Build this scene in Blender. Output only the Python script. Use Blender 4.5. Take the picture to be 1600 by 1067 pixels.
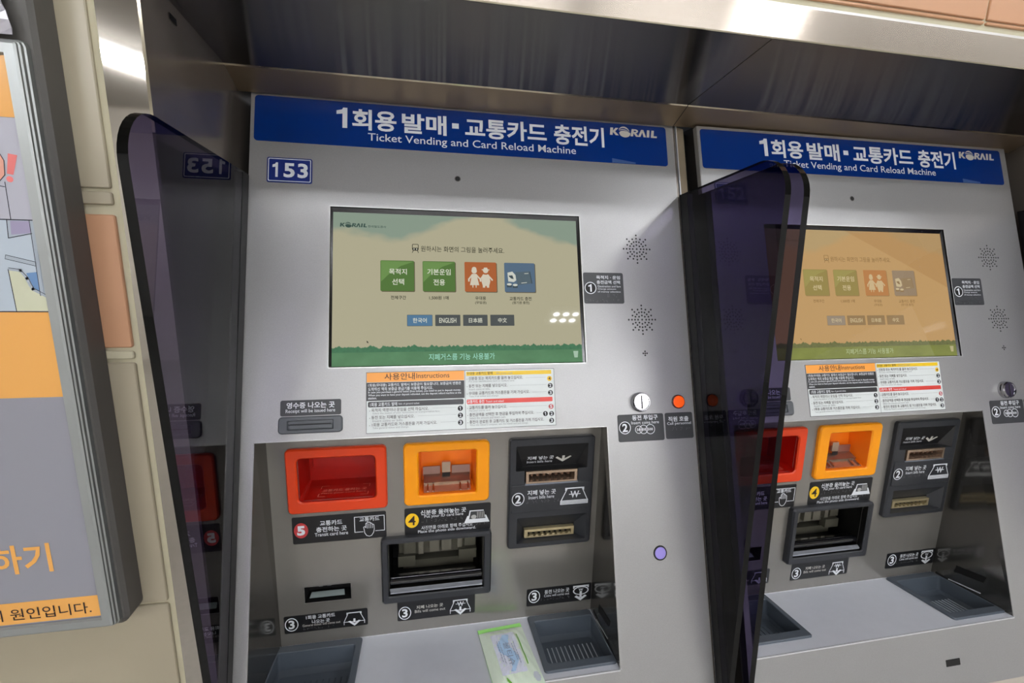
import bpy, bmesh, math, random
from mathutils import Matrix, Vector, Euler
from math import sin, cos, pi, radians, sqrt

random.seed(7)
scn = bpy.context.scene
for o in list(bpy.data.objects):
    bpy.data.objects.remove(o)
COL = scn.collection

# ------------------------------------------------------------------ camera, world, exposure
H = 1.15                                   # height of the lower screen edge above the floor
cam_d = bpy.data.cameras.new('camera')
cam_d.sensor_width = 36.0
cam_d.lens = 727.86 / 1600 * 36.0
cam_d.clip_start = 0.02
cam = bpy.data.objects.new('camera', cam_d)
COL.objects.link(cam)
cam.location = (0.1540, -0.7754, 0.2008 + H)
cam.rotation_euler = (radians(78.5005), radians(-1.5229), radians(-10.5593))
scn.camera = cam

world = bpy.data.worlds.new('station_air')
scn.world = world
world.use_nodes = True
world.node_tree.nodes['Background'].inputs[0].default_value = (0.75, 0.8, 0.9, 1)
world.node_tree.nodes['Background'].inputs[1].default_value = 0.12

vs = scn.view_settings
scn.display_settings.display_device = 'sRGB'
vs.view_transform = 'Standard'
vs.look = 'None'
vs.gamma = 1.0
vs.use_curve_mapping = False
vs.exposure = 0.30
SCREEN = 2 ** (0.22 - vs.exposure)          # screen backlight
LAMP = 1.0                                 # overall strength of the ceiling lamps


# ------------------------------------------------------------------ materials
def lin(c):
    out = []
    for x in c[:3]:
        x = x / 255.0
        out.append(x / 12.92 if x <= 0.04045 else ((x + 0.055) / 1.055) ** 2.4)
    return (out[0], out[1], out[2], 1.0)


MATS = {}


def mat(name, rgb=(128, 128, 128), rough=0.5, metal=0.0, spec=0.5, coat=0.0, emit=0.0, noise=None, bump=None, aniso=0.0,
        tangent=None, emit_rgb=None):
    if name in MATS:
        return MATS[name]
    m = bpy.data.materials.new(name)
    m.use_nodes = True
    nt = m.node_tree
    b = nt.nodes['Principled BSDF']
    b.inputs['Base Color'].default_value = lin(rgb)
    b.inputs['Roughness'].default_value = rough
    b.inputs['Metallic'].default_value = metal
    b.inputs['Specular IOR Level'].default_value = spec
    b.inputs['Coat Weight'].default_value = coat
    b.inputs['Coat Roughness'].default_value = 0.08
    if emit:
        b.inputs['Emission Color'].default_value = lin(emit_rgb or rgb)
        b.inputs['Emission Strength'].default_value = emit
    tc = nt.nodes.new('ShaderNodeTexCoord')
    if noise:                               # (scale vector, strength): slight colour variation
        mp = nt.nodes.new('ShaderNodeMapping')
        mp.inputs['Scale'].default_value = noise[0]
        n = nt.nodes.new('ShaderNodeTexNoise')
        n.inputs['Scale'].default_value = 1.0
        n.inputs['Detail'].default_value = 4.0
        mr = nt.nodes.new('ShaderNodeMapRange')
        mr.inputs['To Min'].default_value = 1.0 - noise[1]
        mr.inputs['To Max'].default_value = 1.0 + noise[1]
        hv = nt.nodes.new('ShaderNodeHueSaturation')
        hv.inputs['Color'].default_value = lin(rgb)
        nt.links.new(tc.outputs['Object'], mp.inputs['Vector'])
        nt.links.new(mp.outputs['Vector'], n.inputs['Vector'])
        nt.links.new(n.outputs['Fac'], mr.inputs['Value'])
        nt.links.new(mr.outputs['Result'], hv.inputs['Value'])
        nt.links.new(hv.outputs['Color'], b.inputs['Base Color'])
    if bump:                                # (scale vector, distance)
        mp2 = nt.nodes.new('ShaderNodeMapping')
        mp2.inputs['Scale'].default_value = bump[0]
        n2 = nt.nodes.new('ShaderNodeTexNoise')
        n2.inputs['Scale'].default_value = 1.0
        n2.inputs['Detail'].default_value = 2.0
        bp = nt.nodes.new('ShaderNodeBump')
        bp.inputs['Strength'].default_value = bump[2] if len(bump) > 2 else 0.5
        bp.inputs['Distance'].default_value = bump[1]
        nt.links.new(tc.outputs['Object'], mp2.inputs['Vector'])
        nt.links.new(mp2.outputs['Vector'], n2.inputs['Vector'])
        nt.links.new(n2.outputs['Fac'], bp.inputs['Height'])
        nt.links.new(bp.outputs['Normal'], b.inputs['Normal'])
    if aniso:
        b.inputs['Anisotropic'].default_value = aniso
        cx = nt.nodes.new('ShaderNodeCombineXYZ')
        for i, v in enumerate(tangent or (1, 0, 0)):
            cx.inputs[i].default_value = v
        nt.links.new(cx.outputs[0], b.inputs['Tangent'])
    MATS[name] = m
    return m


def glow(name, rgb, s=1.0):
    """a lit pixel colour on a screen, behind its glossy cover"""
    if name in MATS:
        return MATS[name]
    m = mat(name, (4, 4, 4), rough=0.03, spec=0.5, emit=s * SCREEN, emit_rgb=rgb)
    return m


def tinted_acrylic(name):
    m = bpy.data.materials.new(name)
    m.use_nodes = True
    nt = m.node_tree
    nt.nodes.remove(nt.nodes['Principled BSDF'])
    out = nt.nodes['Material Output']
    tr = nt.nodes.new('ShaderNodeBsdfTransparent')
    tr.inputs[0].default_value = (0.39, 0.36, 0.48, 1)
    gl = nt.nodes.new('ShaderNodeBsdfGlossy')
    gl.inputs['Color'].default_value = (1, 1, 1, 1)
    gl.inputs['Roughness'].default_value = 0.01
    fr = nt.nodes.new('ShaderNodeFresnel')
    fr.inputs['IOR'].default_value = 1.22
    mx = nt.nodes.new('ShaderNodeMixShader')
    ge = nt.nodes.new('ShaderNodeNewGeometry')           # mirror only on the side the ray enters by
    fc = nt.nodes.new('ShaderNodeMath'); fc.operation = 'SUBTRACT'; fc.inputs[0].default_value = 1.0
    nt.links.new(ge.outputs['Backfacing'], fc.inputs[1])
    ml = nt.nodes.new('ShaderNodeMath'); ml.operation = 'MULTIPLY'
    nt.links.new(fr.outputs[0], ml.inputs[0]); nt.links.new(fc.outputs[0], ml.inputs[1])
    nt.links.new(ml.outputs[0], mx.inputs[0])
    nt.links.new(tr.outputs[0], mx.inputs[1])
    nt.links.new(gl.outputs[0], mx.inputs[2])
    nt.links.new(mx.outputs[0], out.inputs[0])
    MATS[name] = m
    return m


def brushed(name, rgb, rough, aniso):
    """sheet metal brushed along x: reflections smear across the brush lines"""
    m = bpy.data.materials.new(name)
    m.use_nodes = True
    nt = m.node_tree
    nt.nodes.remove(nt.nodes['Principled BSDF'])
    g = nt.nodes.new('ShaderNodeBsdfAnisotropic')
    g.inputs['Roughness'].default_value = rough
    g.inputs['Anisotropy'].default_value = aniso
    cx = nt.nodes.new('ShaderNodeCombineXYZ'); cx.inputs[0].default_value = 1.0
    nt.links.new(cx.outputs[0], g.inputs['Tangent'])
    tc = nt.nodes.new('ShaderNodeTexCoord')
    mp = nt.nodes.new('ShaderNodeMapping'); mp.inputs['Scale'].default_value = (3, 500, 500)
    n = nt.nodes.new('ShaderNodeTexNoise'); n.inputs['Scale'].default_value = 1.0
    hv = nt.nodes.new('ShaderNodeHueSaturation'); hv.inputs['Color'].default_value = lin(rgb)
    mr = nt.nodes.new('ShaderNodeMapRange'); mr.inputs['To Min'].default_value = 0.96; mr.inputs['To Max'].default_value = 1.04
    nt.links.new(tc.outputs['Object'], mp.inputs[0]); nt.links.new(mp.outputs[0], n.inputs['Vector'])
    nt.links.new(n.outputs['Fac'], mr.inputs[0]); nt.links.new(mr.outputs[0], hv.inputs['Value'])
    nt.links.new(hv.outputs[0], g.inputs['Color']); nt.links.new(g.outputs[0], nt.nodes['Material Output'].inputs[0])
    MATS[name] = m
    return m


M_FACE = mat('silver_grey_paint', (166, 166, 165), rough=0.34, metal=0.48, noise=((900, 900, 900), 0.16), bump=((700, 700, 700), 0.0004, 0.25))
M_RECESS = mat('brushed_recess_steel', (150, 147, 141), rough=0.16, metal=0.55, noise=((40, 3, 3), 0.05))
M_LEDGE = mat('satin_ledge_steel', (208, 212, 220), rough=0.3, metal=0.12, noise=((60, 60, 60), 0.04))
M_STEEL_X = brushed('brushed_stainless', (186, 176, 164), 0.24, 0.7)
M_CANOPY = brushed('brushed_canopy_stainless', (122, 120, 122), 0.24, 0.80)
M_CANOPY2 = mat('canopy_rear_stainless', (168, 150, 126), rough=0.4, metal=0.9, aniso=0.6, tangent=(0, 1, -0.5))  # brown tint stands in for the warm reflection on this panel
M_COVER = mat('cover_strip_steel', (158, 144, 122), rough=0.4, metal=0.35)
M_CHEEK = mat('cheek_steel_dark_reflection', (114, 112, 108), rough=0.14, metal=0.85, noise=((40, 3, 3), 0.05))  # recess steel darkened for the dark reflections on the cheeks
M_EDGEW = mat('bright_seam', (226, 228, 232), rough=0.3, metal=0.4)
M_STEEL_Z = mat('stainless_jamb', (190, 184, 174), rough=0.05, metal=1.0, noise=((3, 3, 300), 0.02))
M_SIDE = mat('stainless_side', (158, 148, 138), rough=0.22, metal=0.7, noise=((3, 3, 300), 0.04))
M_LIP = mat('polished_lip', (235, 225, 200), rough=0.12, metal=1.0)
M_DARK = mat('dark_cabinet', (34, 31, 29), rough=0.5)
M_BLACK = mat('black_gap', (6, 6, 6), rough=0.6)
M_BLUE = mat('header_blue', (0, 44, 118), rough=0.22, spec=0.5)
M_BLUE2 = mat('plate_blue', (22, 44, 120), rough=0.3)
M_WHITE = mat('white_print', (222, 226, 230), rough=0.4)
M_SILVERTXT = mat('grey_white_print', (196, 194, 186), rough=0.4)
M_BEZEL = mat('black_bezel', (5, 5, 6), rough=0.18)
M_LABEL = mat('charcoal_label', (58, 60, 62), rough=0.42)
M_LABELD = mat('black_label', (26, 27, 29), rough=0.34)
M_BRAILLE = mat('label_braille', (96, 98, 100), rough=0.35)
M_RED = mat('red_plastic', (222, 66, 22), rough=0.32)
M_REDIN = mat('red_plastic_pocket_shade', (176, 18, 6), rough=0.3)  # the red plastic again, darkened for the shade inside the pocket
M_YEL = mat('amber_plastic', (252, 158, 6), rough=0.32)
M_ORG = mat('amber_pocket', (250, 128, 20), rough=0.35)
M_CHAR = mat('charcoal_plastic', (46, 48, 52), rough=0.36)
M_CHARD = mat('dark_charcoal_plastic', (26, 26, 27), rough=0.34)
M_TRAY = mat('slate_tray_plastic', (80, 88, 97), rough=0.27)
M_RIB = mat('tray_rib', (186, 194, 202), rough=0.3)
M_CHROME = mat('chrome', (176, 176, 180), rough=0.12, metal=1.0)
M_BRONZE = mat('bronze_slot_metal', (196, 172, 150), rough=0.25, metal=0.8)
M_BRASS = mat('pale_brass', (205, 190, 150), rough=0.28, metal=0.7)
M_MECH = mat('olive_mechanism', (92, 90, 78), rough=0.4, metal=0.3)
M_SLOTIN = mat('slot_brown', (40, 26, 18), rough=0.6)
M_GREY = mat('slot_grey', (84, 88, 92), rough=0.4)
M_PAPER = mat('white_sheet', (218, 224, 222), rough=0.35)
M_ORANGE = mat('sheet_orange', (248, 164, 66), rough=0.35)
M_SHEETBLK = mat('sheet_black', (44, 44, 46), rough=0.35)
M_SHEETYEL = mat('sheet_yellow', (240, 200, 32), rough=0.35)
M_SHEETRED = mat('sheet_red', (222, 66, 56), rough=0.35)
M_INK = mat('dark_ink', (48, 36, 34), rough=0.5)
M_INKG = mat('grey_ink', (150, 154, 154), rough=0.5)
M_NUM5 = mat('number_red', (190, 60, 62), rough=0.4)
M_NUM4 = mat('number_yellow', (244, 196, 30), rough=0.4)
M_BTNORG = mat('call_orange', (255, 92, 6), rough=0.3, emit=0.25)
M_BTNRIM = mat('call_rim', (70, 14, 10), rough=0.3)
M_LILAC = mat('sensor_lilac', (160, 146, 226), rough=0.3)
M_GLUE = mat('glue_patch', (52, 84, 140), rough=0.5)
M_GLASS = tinted_acrylic('purple_tinted_acrylic')
M_GLASSEDGE = mat('acrylic_edge', (4, 5, 5), rough=0.03, spec=0.3)


# ------------------------------------------------------------------ frames (a plane with a normal)
class Frame:
    def __init__(self, o, u, v):
        self.o = Vector(o)
        self.u = Vector(u).normalized()
        self.v = Vector(v).normalized()
        self.n = self.u.cross(self.v)

    def __call__(self, a, b, d=0.0):
        return self.o + self.u * a + self.v * b + self.n * d


UP = Vector((0, 0, H))
TH = 0.31868
BT = 0.019369
B0 = 0.00303
FACE = Frame(UP, (1, 0, 0), (0, sin(TH), cos(TH)))
BACK = Frame(UP + Vector((0, B0, 0)), (1, 0, 0), (0, sin(BT), cos(BT)))
LEDGE = Frame(UP + Vector((0, -0.1634, -0.4930)), (1, 0, 0), (0, 0.1564, -0.0190))
LEDGE_L = 0.1572
ROOT = Vector((0.258, 0.02, 0))


def RR(u0, v0, u1, v1, r=0.0, n=5, inset=0.0):
    u0 += inset; v0 += inset; u1 -= inset; v1 -= inset
    r = max(r - inset, 0.0002) if r else 0
    if not r:
        return [(u0, v0), (u1, v0), (u1, v1), (u0, v1)]
    pts = []
    for cx, cy, a0 in ((u1 - r, v0 + r, -90), (u1 - r, v1 - r, 0), (u0 + r, v1 - r, 90), (u0 + r, v0 + r, 180)):
        for i in range(n + 1):
            a = radians(a0 + 90 * i / n)
            pts.append((cx + r * cos(a), cy + r * sin(a)))
    return pts


def CI(u, v, r, n=28, ry=None):
    return [(u + r * cos(2 * pi * i / n), v + (ry or r) * sin(2 * pi * i / n)) for i in range(n)]


FONTCACHE = {}
ORIGIN = {}


def glyphs(s, bold=0.0, spacing=1.0, res=3):
    key = (s, bold, spacing, res)
    if key in FONTCACHE:
        return FONTCACHE[key]
    cu = bpy.data.curves.new('lettering_source', 'FONT')
    cu.body = s
    cu.size = 1.0
    cu.offset = bold
    cu.space_character = spacing
    cu.resolution_u = res
    ob = bpy.data.objects.new('lettering_source', cu)
    COL.objects.link(ob)
    bpy.context.view_layer.update()
    dg = bpy.context.evaluated_depsgraph_get()
    ev = ob.evaluated_get(dg)
    me = ev.to_mesh()
    vs_ = [(v.co.x, v.co.y) for v in me.vertices]
    fs = [tuple(p.vertices) for p in me.polygons]
    ev.to_mesh_clear()
    bpy.data.objects.remove(ob)
    bpy.data.curves.remove(cu)
    xs = [v[0] for v in vs_]; ys = [v[1] for v in vs_]
    FONTCACHE[key] = (vs_, fs, min(xs), max(xs), min(ys), max(ys))
    return FONTCACHE[key]


class MB:
    def __init__(self):
        self.v = []; self.f = []; self.m = []; self.mats = []

    def mi(self, m):
        if m not in self.mats:
            self.mats.append(m)
        return self.mats.index(m)

    def face(self, pts, m):
        k = len(self.v)
        self.v += [Vector(p) for p in pts]
        self.f.append(tuple(range(k, k + len(pts)))); self.m.append(self.mi(m))

    def loft(self, fr, loops, m, cap1=True, cap0=False, mats=None):
        """loops: list of (2-d points, d); skins consecutive loops; normals face outward for rising d"""
        k = len(self.v); n = len(loops[0][0])
        for pts, d in loops:
            self.v += [fr(a, b, d) for a, b in pts]
        for i in range(len(loops) - 1):
            mi = self.mi(mats[i] if mats else m)
            for j in range(n):
                a = k + i * n + j; b = k + i * n + (j + 1) % n
                self.f.append((a, b, b + n, a + n)); self.m.append(mi)
        if cap1:
            o = k + (len(loops) - 1) * n
            self.f.append(tuple(range(o, o + n))); self.m.append(self.mi(cap1 if not isinstance(cap1, bool) else m))
        if cap0:
            self.f.append(tuple(reversed(range(k, k + n)))); self.m.append(self.mi(m))

    def prism(self, fr, pts, d0, d1, m, bev=0.0, back=False):
        a = sum(pts[i][0] * pts[(i + 1) % len(pts)][1] - pts[(i + 1) % len(pts)][0] * pts[i][1] for i in range(len(pts)))
        if a < 0:
            pts = list(reversed(pts))
        self.loft(fr, [(pts, d0), (pts, d1)], m, cap0=back)

    def plate(self, fr, u0, v0, u1, v1, r, d0, d1, m, bev=0.0):
        if bev:
            self.loft(fr, [(RR(u0, v0, u1, v1, r), d0), (RR(u0, v0, u1, v1, r), d1 - bev), (RR(u0, v0, u1, v1, r, inset=bev), d1)], m)
        else:
            p = RR(u0, v0, u1, v1, r)
            self.loft(fr, [(p, d0), (p, d1)], m)

    def box(self, fr, u0, v0, u1, v1, d0, d1, m):
        p = RR(u0, v0, u1, v1)
        self.loft(fr, [(p, d0), (p, d1)], m, cap0=True)

    def flat(self, fr, pts, d, m):
        self.face([fr(a, b, d) for a, b in pts], m)

    def ring(self, fr, outer, inner, d, m):
        k = len(self.v); n = len(outer)
        self.v += [fr(a, b, d) for a, b in outer] + [fr(a, b, d) for a, b in inner]
        for j in range(n):
            self.f.append((k + j, k + (j + 1) % n, k + n + (j + 1) % n, k + n + j)); self.m.append(self.mi(m))

    def circ_ring(self, fr, u, v, r, w, d, m, ratio=1.0):
        self.ring(fr, CI(u, v, r, ry=r * ratio), CI(u, v, r - w, ry=(r - w) * ratio), d, m)

    def stroke(self, fr, pts, w, d, m, closed=False):
        n = len(pts)
        for i in range(n if closed else n - 1):
            a = Vector((*pts[i], 0)); b = Vector((*pts[(i + 1) % n], 0))
            t = (b - a)
            if t.length < 1e-9:
                continue
            t.normalize(); nn = Vector((-t.y, t.x, 0)) * w / 2
            a2 = a - t * w * 0.4; b2 = b + t * w * 0.4
            self.flat(fr, [((a2 - nn).x, (a2 - nn).y), ((b2 - nn).x, (b2 - nn).y), ((b2 + nn).x, (b2 + nn).y), ((a2 + nn).x, (a2 + nn).y)], d, m)

    def text(self, fr, s, u0, u1, vc, h, d, m, bold=0.0, spacing=1.0, shear=0.0, res=3):
        vs_, fs, x0, x1, y0, y1 = glyphs(s, bold, spacing, res)
        sx = (u1 - u0) / (x1 - x0)
        sy = h / (y1 - y0) if h else sx
        k = len(self.v); yc = (y0 + y1) / 2
        self.v += [fr(u0 + (x - x0) * sx + (y - yc) * sy * shear, vc + (y - yc) * sy, d) for x, y in vs_]
        mi = self.mi(m)
        for f in fs:
            self.f.append(tuple(k + i for i in f)); self.m.append(mi)

    def holes(self, fr, rect, holes, d, m):
        us = sorted({rect[0], rect[2]} | {h[0] for h in holes} | {h[2] for h in holes})
        vv = sorted({rect[1], rect[3]} | {h[1] for h in holes} | {h[3] for h in holes})
        for i in range(len(us) - 1):
            for j in range(len(vv) - 1):
                cu, cv = (us[i] + us[i + 1]) / 2, (vv[j] + vv[j + 1]) / 2
                if any(h[0] < cu < h[2] and h[1] < cv < h[3] for h in holes):
                    continue
                self.flat(fr, [(us[i], vv[j]), (us[i + 1], vv[j]), (us[i + 1], vv[j + 1]), (us[i], vv[j + 1])], d, m)

    def tube(self, fr, u0, u1, v, d, r, m, n=20):
        k = len(self.v)
        for u in (u0, u1):
            self.v += [fr(u, v + r * cos(2 * pi * i / n), d + r * sin(2 * pi * i / n)) for i in range(n)]
        mi = self.mi(m)
        for j in range(n):
            self.f.append((k + j, k + (j + 1) % n, k + n + (j + 1) % n, k + n + j)); self.m.append(mi)
        self.f.append(tuple(reversed(range(k, k + n)))); self.m.append(mi)
        self.f.append(tuple(range(k + n, k + 2 * n))); self.m.append(mi)

    def build(self, name, parent=None, origin=None, smooth=False, weld=False):
        org = Vector(origin) if origin is not None else ORIGIN.get(parent.name, ROOT) if parent else Vector((0, 0, 0))
        me = bpy.data.meshes.new(name)
        me.from_pydata([tuple(v - org) for v in self.v], [], self.f)
        for m in self.mats:
            me.materials.append(m)
        me.polygons.foreach_set('material_index', self.m)
        if weld:
            bm = bmesh.new(); bm.from_mesh(me)
            bmesh.ops.remove_doubles(bm, verts=bm.verts, dist=1e-6)
            bmesh.ops.recalc_face_normals(bm, faces=bm.faces)
            bm.to_mesh(me); bm.free()
        if smooth:
            me.polygons.foreach_set('use_smooth', [True] * len(me.polygons))
        me.update()
        o = bpy.data.objects.new(name, me)
        COL.objects.link(o)
        ORIGIN[o.name] = org
        if parent:
            o.parent = parent
        elif origin is not None:
            o.location = org
        return o


def tag(o, label=None, cat=None, group=None, kind=None):
    if label: o['label'] = label
    if cat: o['category'] = cat
    if group: o['group'] = group
    if kind: o['kind'] = kind
    return o


def empty(name, loc):
    o = bpy.data.objects.new(name, None)
    o.empty_display_size = 0.1
    COL.objects.link(o); o.location = loc
    return o


# ------------------------------------------------------------------ the setting
ZC = 2.62                                   # ceiling height
M_CEIL = mat('ceiling_grey', (150, 147, 142), rough=0.8)
M_FLOOR = mat('granite_floor', (168, 165, 160), rough=0.35, noise=((60, 60, 60), 0.25))
M_HALL = mat('hall_wall', (232, 230, 226), rough=0.6)
M_TILE = mat('cream_tile', (172, 163, 140), rough=0.32, noise=((9, 9, 9), 0.03))
M_PEACH = mat('peach_tile', (200, 152, 116), rough=0.3, noise=((9, 9, 9), 0.04))
M_GROUT = mat('cream_grout', (192, 186, 158), rough=0.7, noise=((60, 60, 60), 0.05))
WORLD = Frame((0, 0, 0), (1, 0, 0), (0, 1, 0))


def quad_obj(name, pts, m, thick=None):
    b = MB()
    b.face(pts, m)
    o = b.build(name)
    return tag(o, kind='structure')


X0, X1, Y0 = -3.2, 4.6, -5.2
quad_obj('floor', [(X0, Y0, 0), (X1, Y0, 0), (X1, 0.6, 0), (X0, 0.6, 0)], M_FLOOR)
quad_obj('ceiling', [(X0, Y0, ZC), (X0, 0.6, ZC), (X1, 0.6, ZC), (X1, Y0, ZC)], M_CEIL)
quad_obj('wall_far', [(X0, Y0, 0), (X0, Y0, ZC), (X1, Y0, ZC), (X1, Y0, 0)], M_HALL)
quad_obj('wall_left', [(X0, Y0, 0), (X0, 0.6, 0), (X0, 0.6, ZC), (X0, Y0, ZC)], M_HALL)
quad_obj('wall_right', [(X1, Y0, 0), (X1, Y0, ZC), (X1, 0.6, ZC), (X1, 0.6, 0)], M_HALL)

# wall with the machines: tile courses left of, right of and above the niche
YW = -0.12
WALLF = Frame((0, YW, H), (1, 0, 0), (0, 0, 1))      # (x, z) with the normal towards the hall
b = MB()
XL, XR = -0.200, 1.530                      # niche with its stainless jambs
ZT = 0.5465                                 # top of the stainless fascia
b.box(WALLF, X0, -H, XL, ZC - H, -0.06, -0.004, M_GROUT)
b.box(WALLF, XR, -H, X1, ZC - H, -0.06, -0.004, M_GROUT)
b.box(WALLF, XL, ZT, XR, ZC - H, -0.06, -0.004, M_GROUT)
rows = []
z = 0.2255
rows.append((0.0625, 0.2255, M_PEACH))
rows.append((0.2370, 0.2520, M_TILE))
zz = 0.2560
while zz < ZC - H - 0.05:
    rows.append((zz, min(zz + 0.245, ZC - H - 0.01), M_TILE)); zz += 0.250
rows.append((0.0475, 0.0580, M_GROUT))
zz = 0.0425
while zz > -H + 0.05:
    rows.append((max(zz - 0.350, -H + 0.004), zz, M_TILE)); zz -= 0.3545
for z0, z1, m in rows:
    x = -0.2100
    while x > X0:
        xa = max(x - 0.30, X0 + 0.001)
        b.plate(WALLF, xa, z0, x, z1, 0.003, -0.004, 0.0, m, bev=0.0012)
        x -= 0.3035
    x = XR + 0.010
    while x < X1:
        b.plate(WALLF, x, z0, min(x + 0.30, X1 - 0.001), z1, 0.003, -0.004, 0.0, m, bev=0.0012)
        x += 0.3035
for z0, z1, m in ((0.556, 0.5600, M_PEACH), (0.5625, 0.7255, M_PEACH), (0.730, 0.98, M_TILE), (0.984, 1.23, M_TILE), (1.234, 1.46, M_TILE)):
    x = XL
    while x < XR - 0.01:
        b.plate(WALLF, x + 0.0015, z0, min(x + 0.40, XR), z1, 0.002, -0.004, 0.0, m, bev=0.001)
        x += 0.4035
tag(b.build('wall_back'), kind='structure')

# stainless niche lining: jambs, sides, canopy, fascia, middle cover strip
def up(p):
    return Vector(p) + UP


YJ = -0.1225
XSL = -0.1415                               # left side panel, flares out towards the hall
XSF = -0.1572
b = MB()
# left jamb strip (front) and the side panel behind it
b.box(WALLF, XL + 0.0005, -H, XSF, ZT, -0.02, 0.0025, M_STEEL_Z)
b.face([up((XSF, YJ, -H)), up((XSL, 0.30, -H)), up((XSL, 0.30, 0.56)), up((XSF, YJ, 0.56))], M_SIDE)
b.face([up((XSF + 0.0002, YJ - 0.0004, -H)), up((XSF + 0.0026, YJ + 0.0016, -H)), up((XSF + 0.0026, YJ + 0.0016, 0.50)), up((XSF + 0.0002, YJ - 0.0004, 0.50))], M_LIP)
sd = Frame(up((XSF, YJ, 0)), Vector((XSL - XSF, 0.30 - YJ, 0)), (0, 0, 1))
b.flat(sd, [(0.066, 0.468), (0.082, 0.466), (0.082, 0.474), (0.066, 0.476)], 0.0008, M_BLACK)
tag(b.build('trim_1'), kind='structure')
b = MB()
XRS, XRF = 1.4860, 1.5000
b.box(WALLF, XRF, -H, XR - 0.0005, ZT, -0.02, 0.0025, M_STEEL_Z)
b.face([up((XRF, YJ, -H)), up((XRF, YJ, 0.56)), up((XRS, 0.30, 0.56)), up((XRS, 0.30, -H))], M_SIDE)
tag(b.build('trim_2'), kind='structure')

# canopy underside: two panels with a butt joint, each folded once; and the front fascia
prof = [(-0.1200, 0.5000), (0.0940, 0.4700), (0.0960, 0.4680), (0.1430, 0.4440)]
b = MB()
for xa, xb in ((XSF - 0.002, 0.6440), (0.6455, XRF + 0.002)):
    for i in range(len(prof) - 1):
        (ya, za), (yb, zb) = prof[i], prof[i + 1]
        mm = M_LIP if i == 1 else M_CANOPY if i == 0 else M_CANOPY2
        b.face([up((xa, ya, za)), up((xa, yb, zb)), up((xb, yb, zb)), up((xb, ya, za))], mm)
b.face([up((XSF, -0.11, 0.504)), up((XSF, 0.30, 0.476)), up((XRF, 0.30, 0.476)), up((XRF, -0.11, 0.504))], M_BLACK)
tag(b.build('trim_3'), kind='structure')
b = MB()
fas = [(-0.1175, 0.5000), (-0.1215, 0.5004), (-0.1222, 0.5016), (-0.1222, 0.5420), (-0.1206, 0.5432), (-0.1206, 0.5462), (-0.1160, 0.5464)]
for i in range(len(fas) - 1):
    (ya, za), (yb, zb) = fas[i], fas[i + 1]
    mm = M_LIP if i in (0, 1) else (mat('fascia_top_bead', (232, 230, 226), rough=0.3, metal=0.3) if i >= 3 else M_STEEL_X)
    b.face([up((XSF, ya, za)), up((XRF, ya, za)), up((XRF, yb, zb)), up((XSF, yb, zb))], mm)
tag(b.build('trim_4'), kind='structure')

# cover strip in the gap between the two cabinets
b = MB()
for pts, m in (([(0.6535, 0.004), (0.6740, 0.010)], M_COVER),):
    for i in range(len(pts) - 1):
        (xa, da), (xb, db) = pts[i], pts[i + 1]
        b.face([FACE(xa, -0.64, -da), FACE(xb, -0.64, -db), FACE(xb, 0.470, -db), FACE(xa, 0.470, -da)], m)
b.box(FACE, 0.6530, -0.64, 0.6545, 0.4705, -0.02, -0.0022, M_EDGEW)
b.flat(FACE, [(0.6450, -0.64), (0.6990, -0.64), (0.6990, 0.4705), (0.6450, 0.4705)], -0.03, M_BLACK)
tag(b.build('trim_5'), kind='structure')


# ------------------------------------------------------------------ ceiling lamps
def led_panel(name, x, y, label, nx, ny, px, py, r, power):
    root = empty(name, (x, y, ZC))
    tag(root, label, 'ceiling light', 'ceiling lamps of the hall')
    fr = Frame((x, y, ZC), (1, 0, 0), (0, -1, 0))       # normal points down
    hb = MB()
    w, h = nx * px / 2 + 0.02, ny * py / 2 + 0.02
    hb.plate(fr, -w, -h, w, h, 0.01, 0.0, 0.03, mat('lamp_housing', (225, 225, 225), rough=0.5))
    hb.build('housing', root, origin=(x, y, ZC))
    for i in range(nx):
        for j in range(ny):
            db = MB()
            db.prism(fr, CI((i - (nx - 1) / 2) * px, (j - (ny - 1) / 2) * py, r, 20), 0.03, 0.034,
                     mat('lamp_lens_%d' % int(power * 10), (250, 251, 255), emit=power * LAMP))
            db.build('lens', root, origin=(x, y, ZC))
    return root


def tube_lamp(name, x, y, label, length, power, rot, rows=2, pitch=0.09):
    root = empty(name, (x, y, ZC))
    tag(root, label, 'ceiling light', 'ceiling lamps of the hall')
    c, s = cos(rot), sin(rot)
    fr = Frame((x, y, ZC), (c, s, 0), (s, -c, 0))
    hb = MB()
    hw = pitch * (rows - 1) / 2 + 0.045
    hb.box(fr, -length / 2, -hw, length / 2, hw, 0.0, 0.04, mat('lamp_housing', (225, 225, 225), rough=0.5))
    hb.build('housing', root, origin=(x, y, ZC))
    for k in range(rows):
        tb = MB()
        tb.tube(fr, -length / 2 + 0.02, length / 2 - 0.02, (k - (rows - 1) / 2) * pitch, 0.06, 0.018, mat('lamp_tube_%d' % int(power), (250, 251, 255), emit=power * LAMP), n=12)
        tb.build('tube', root, origin=(x, y, ZC))
    return root


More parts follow.
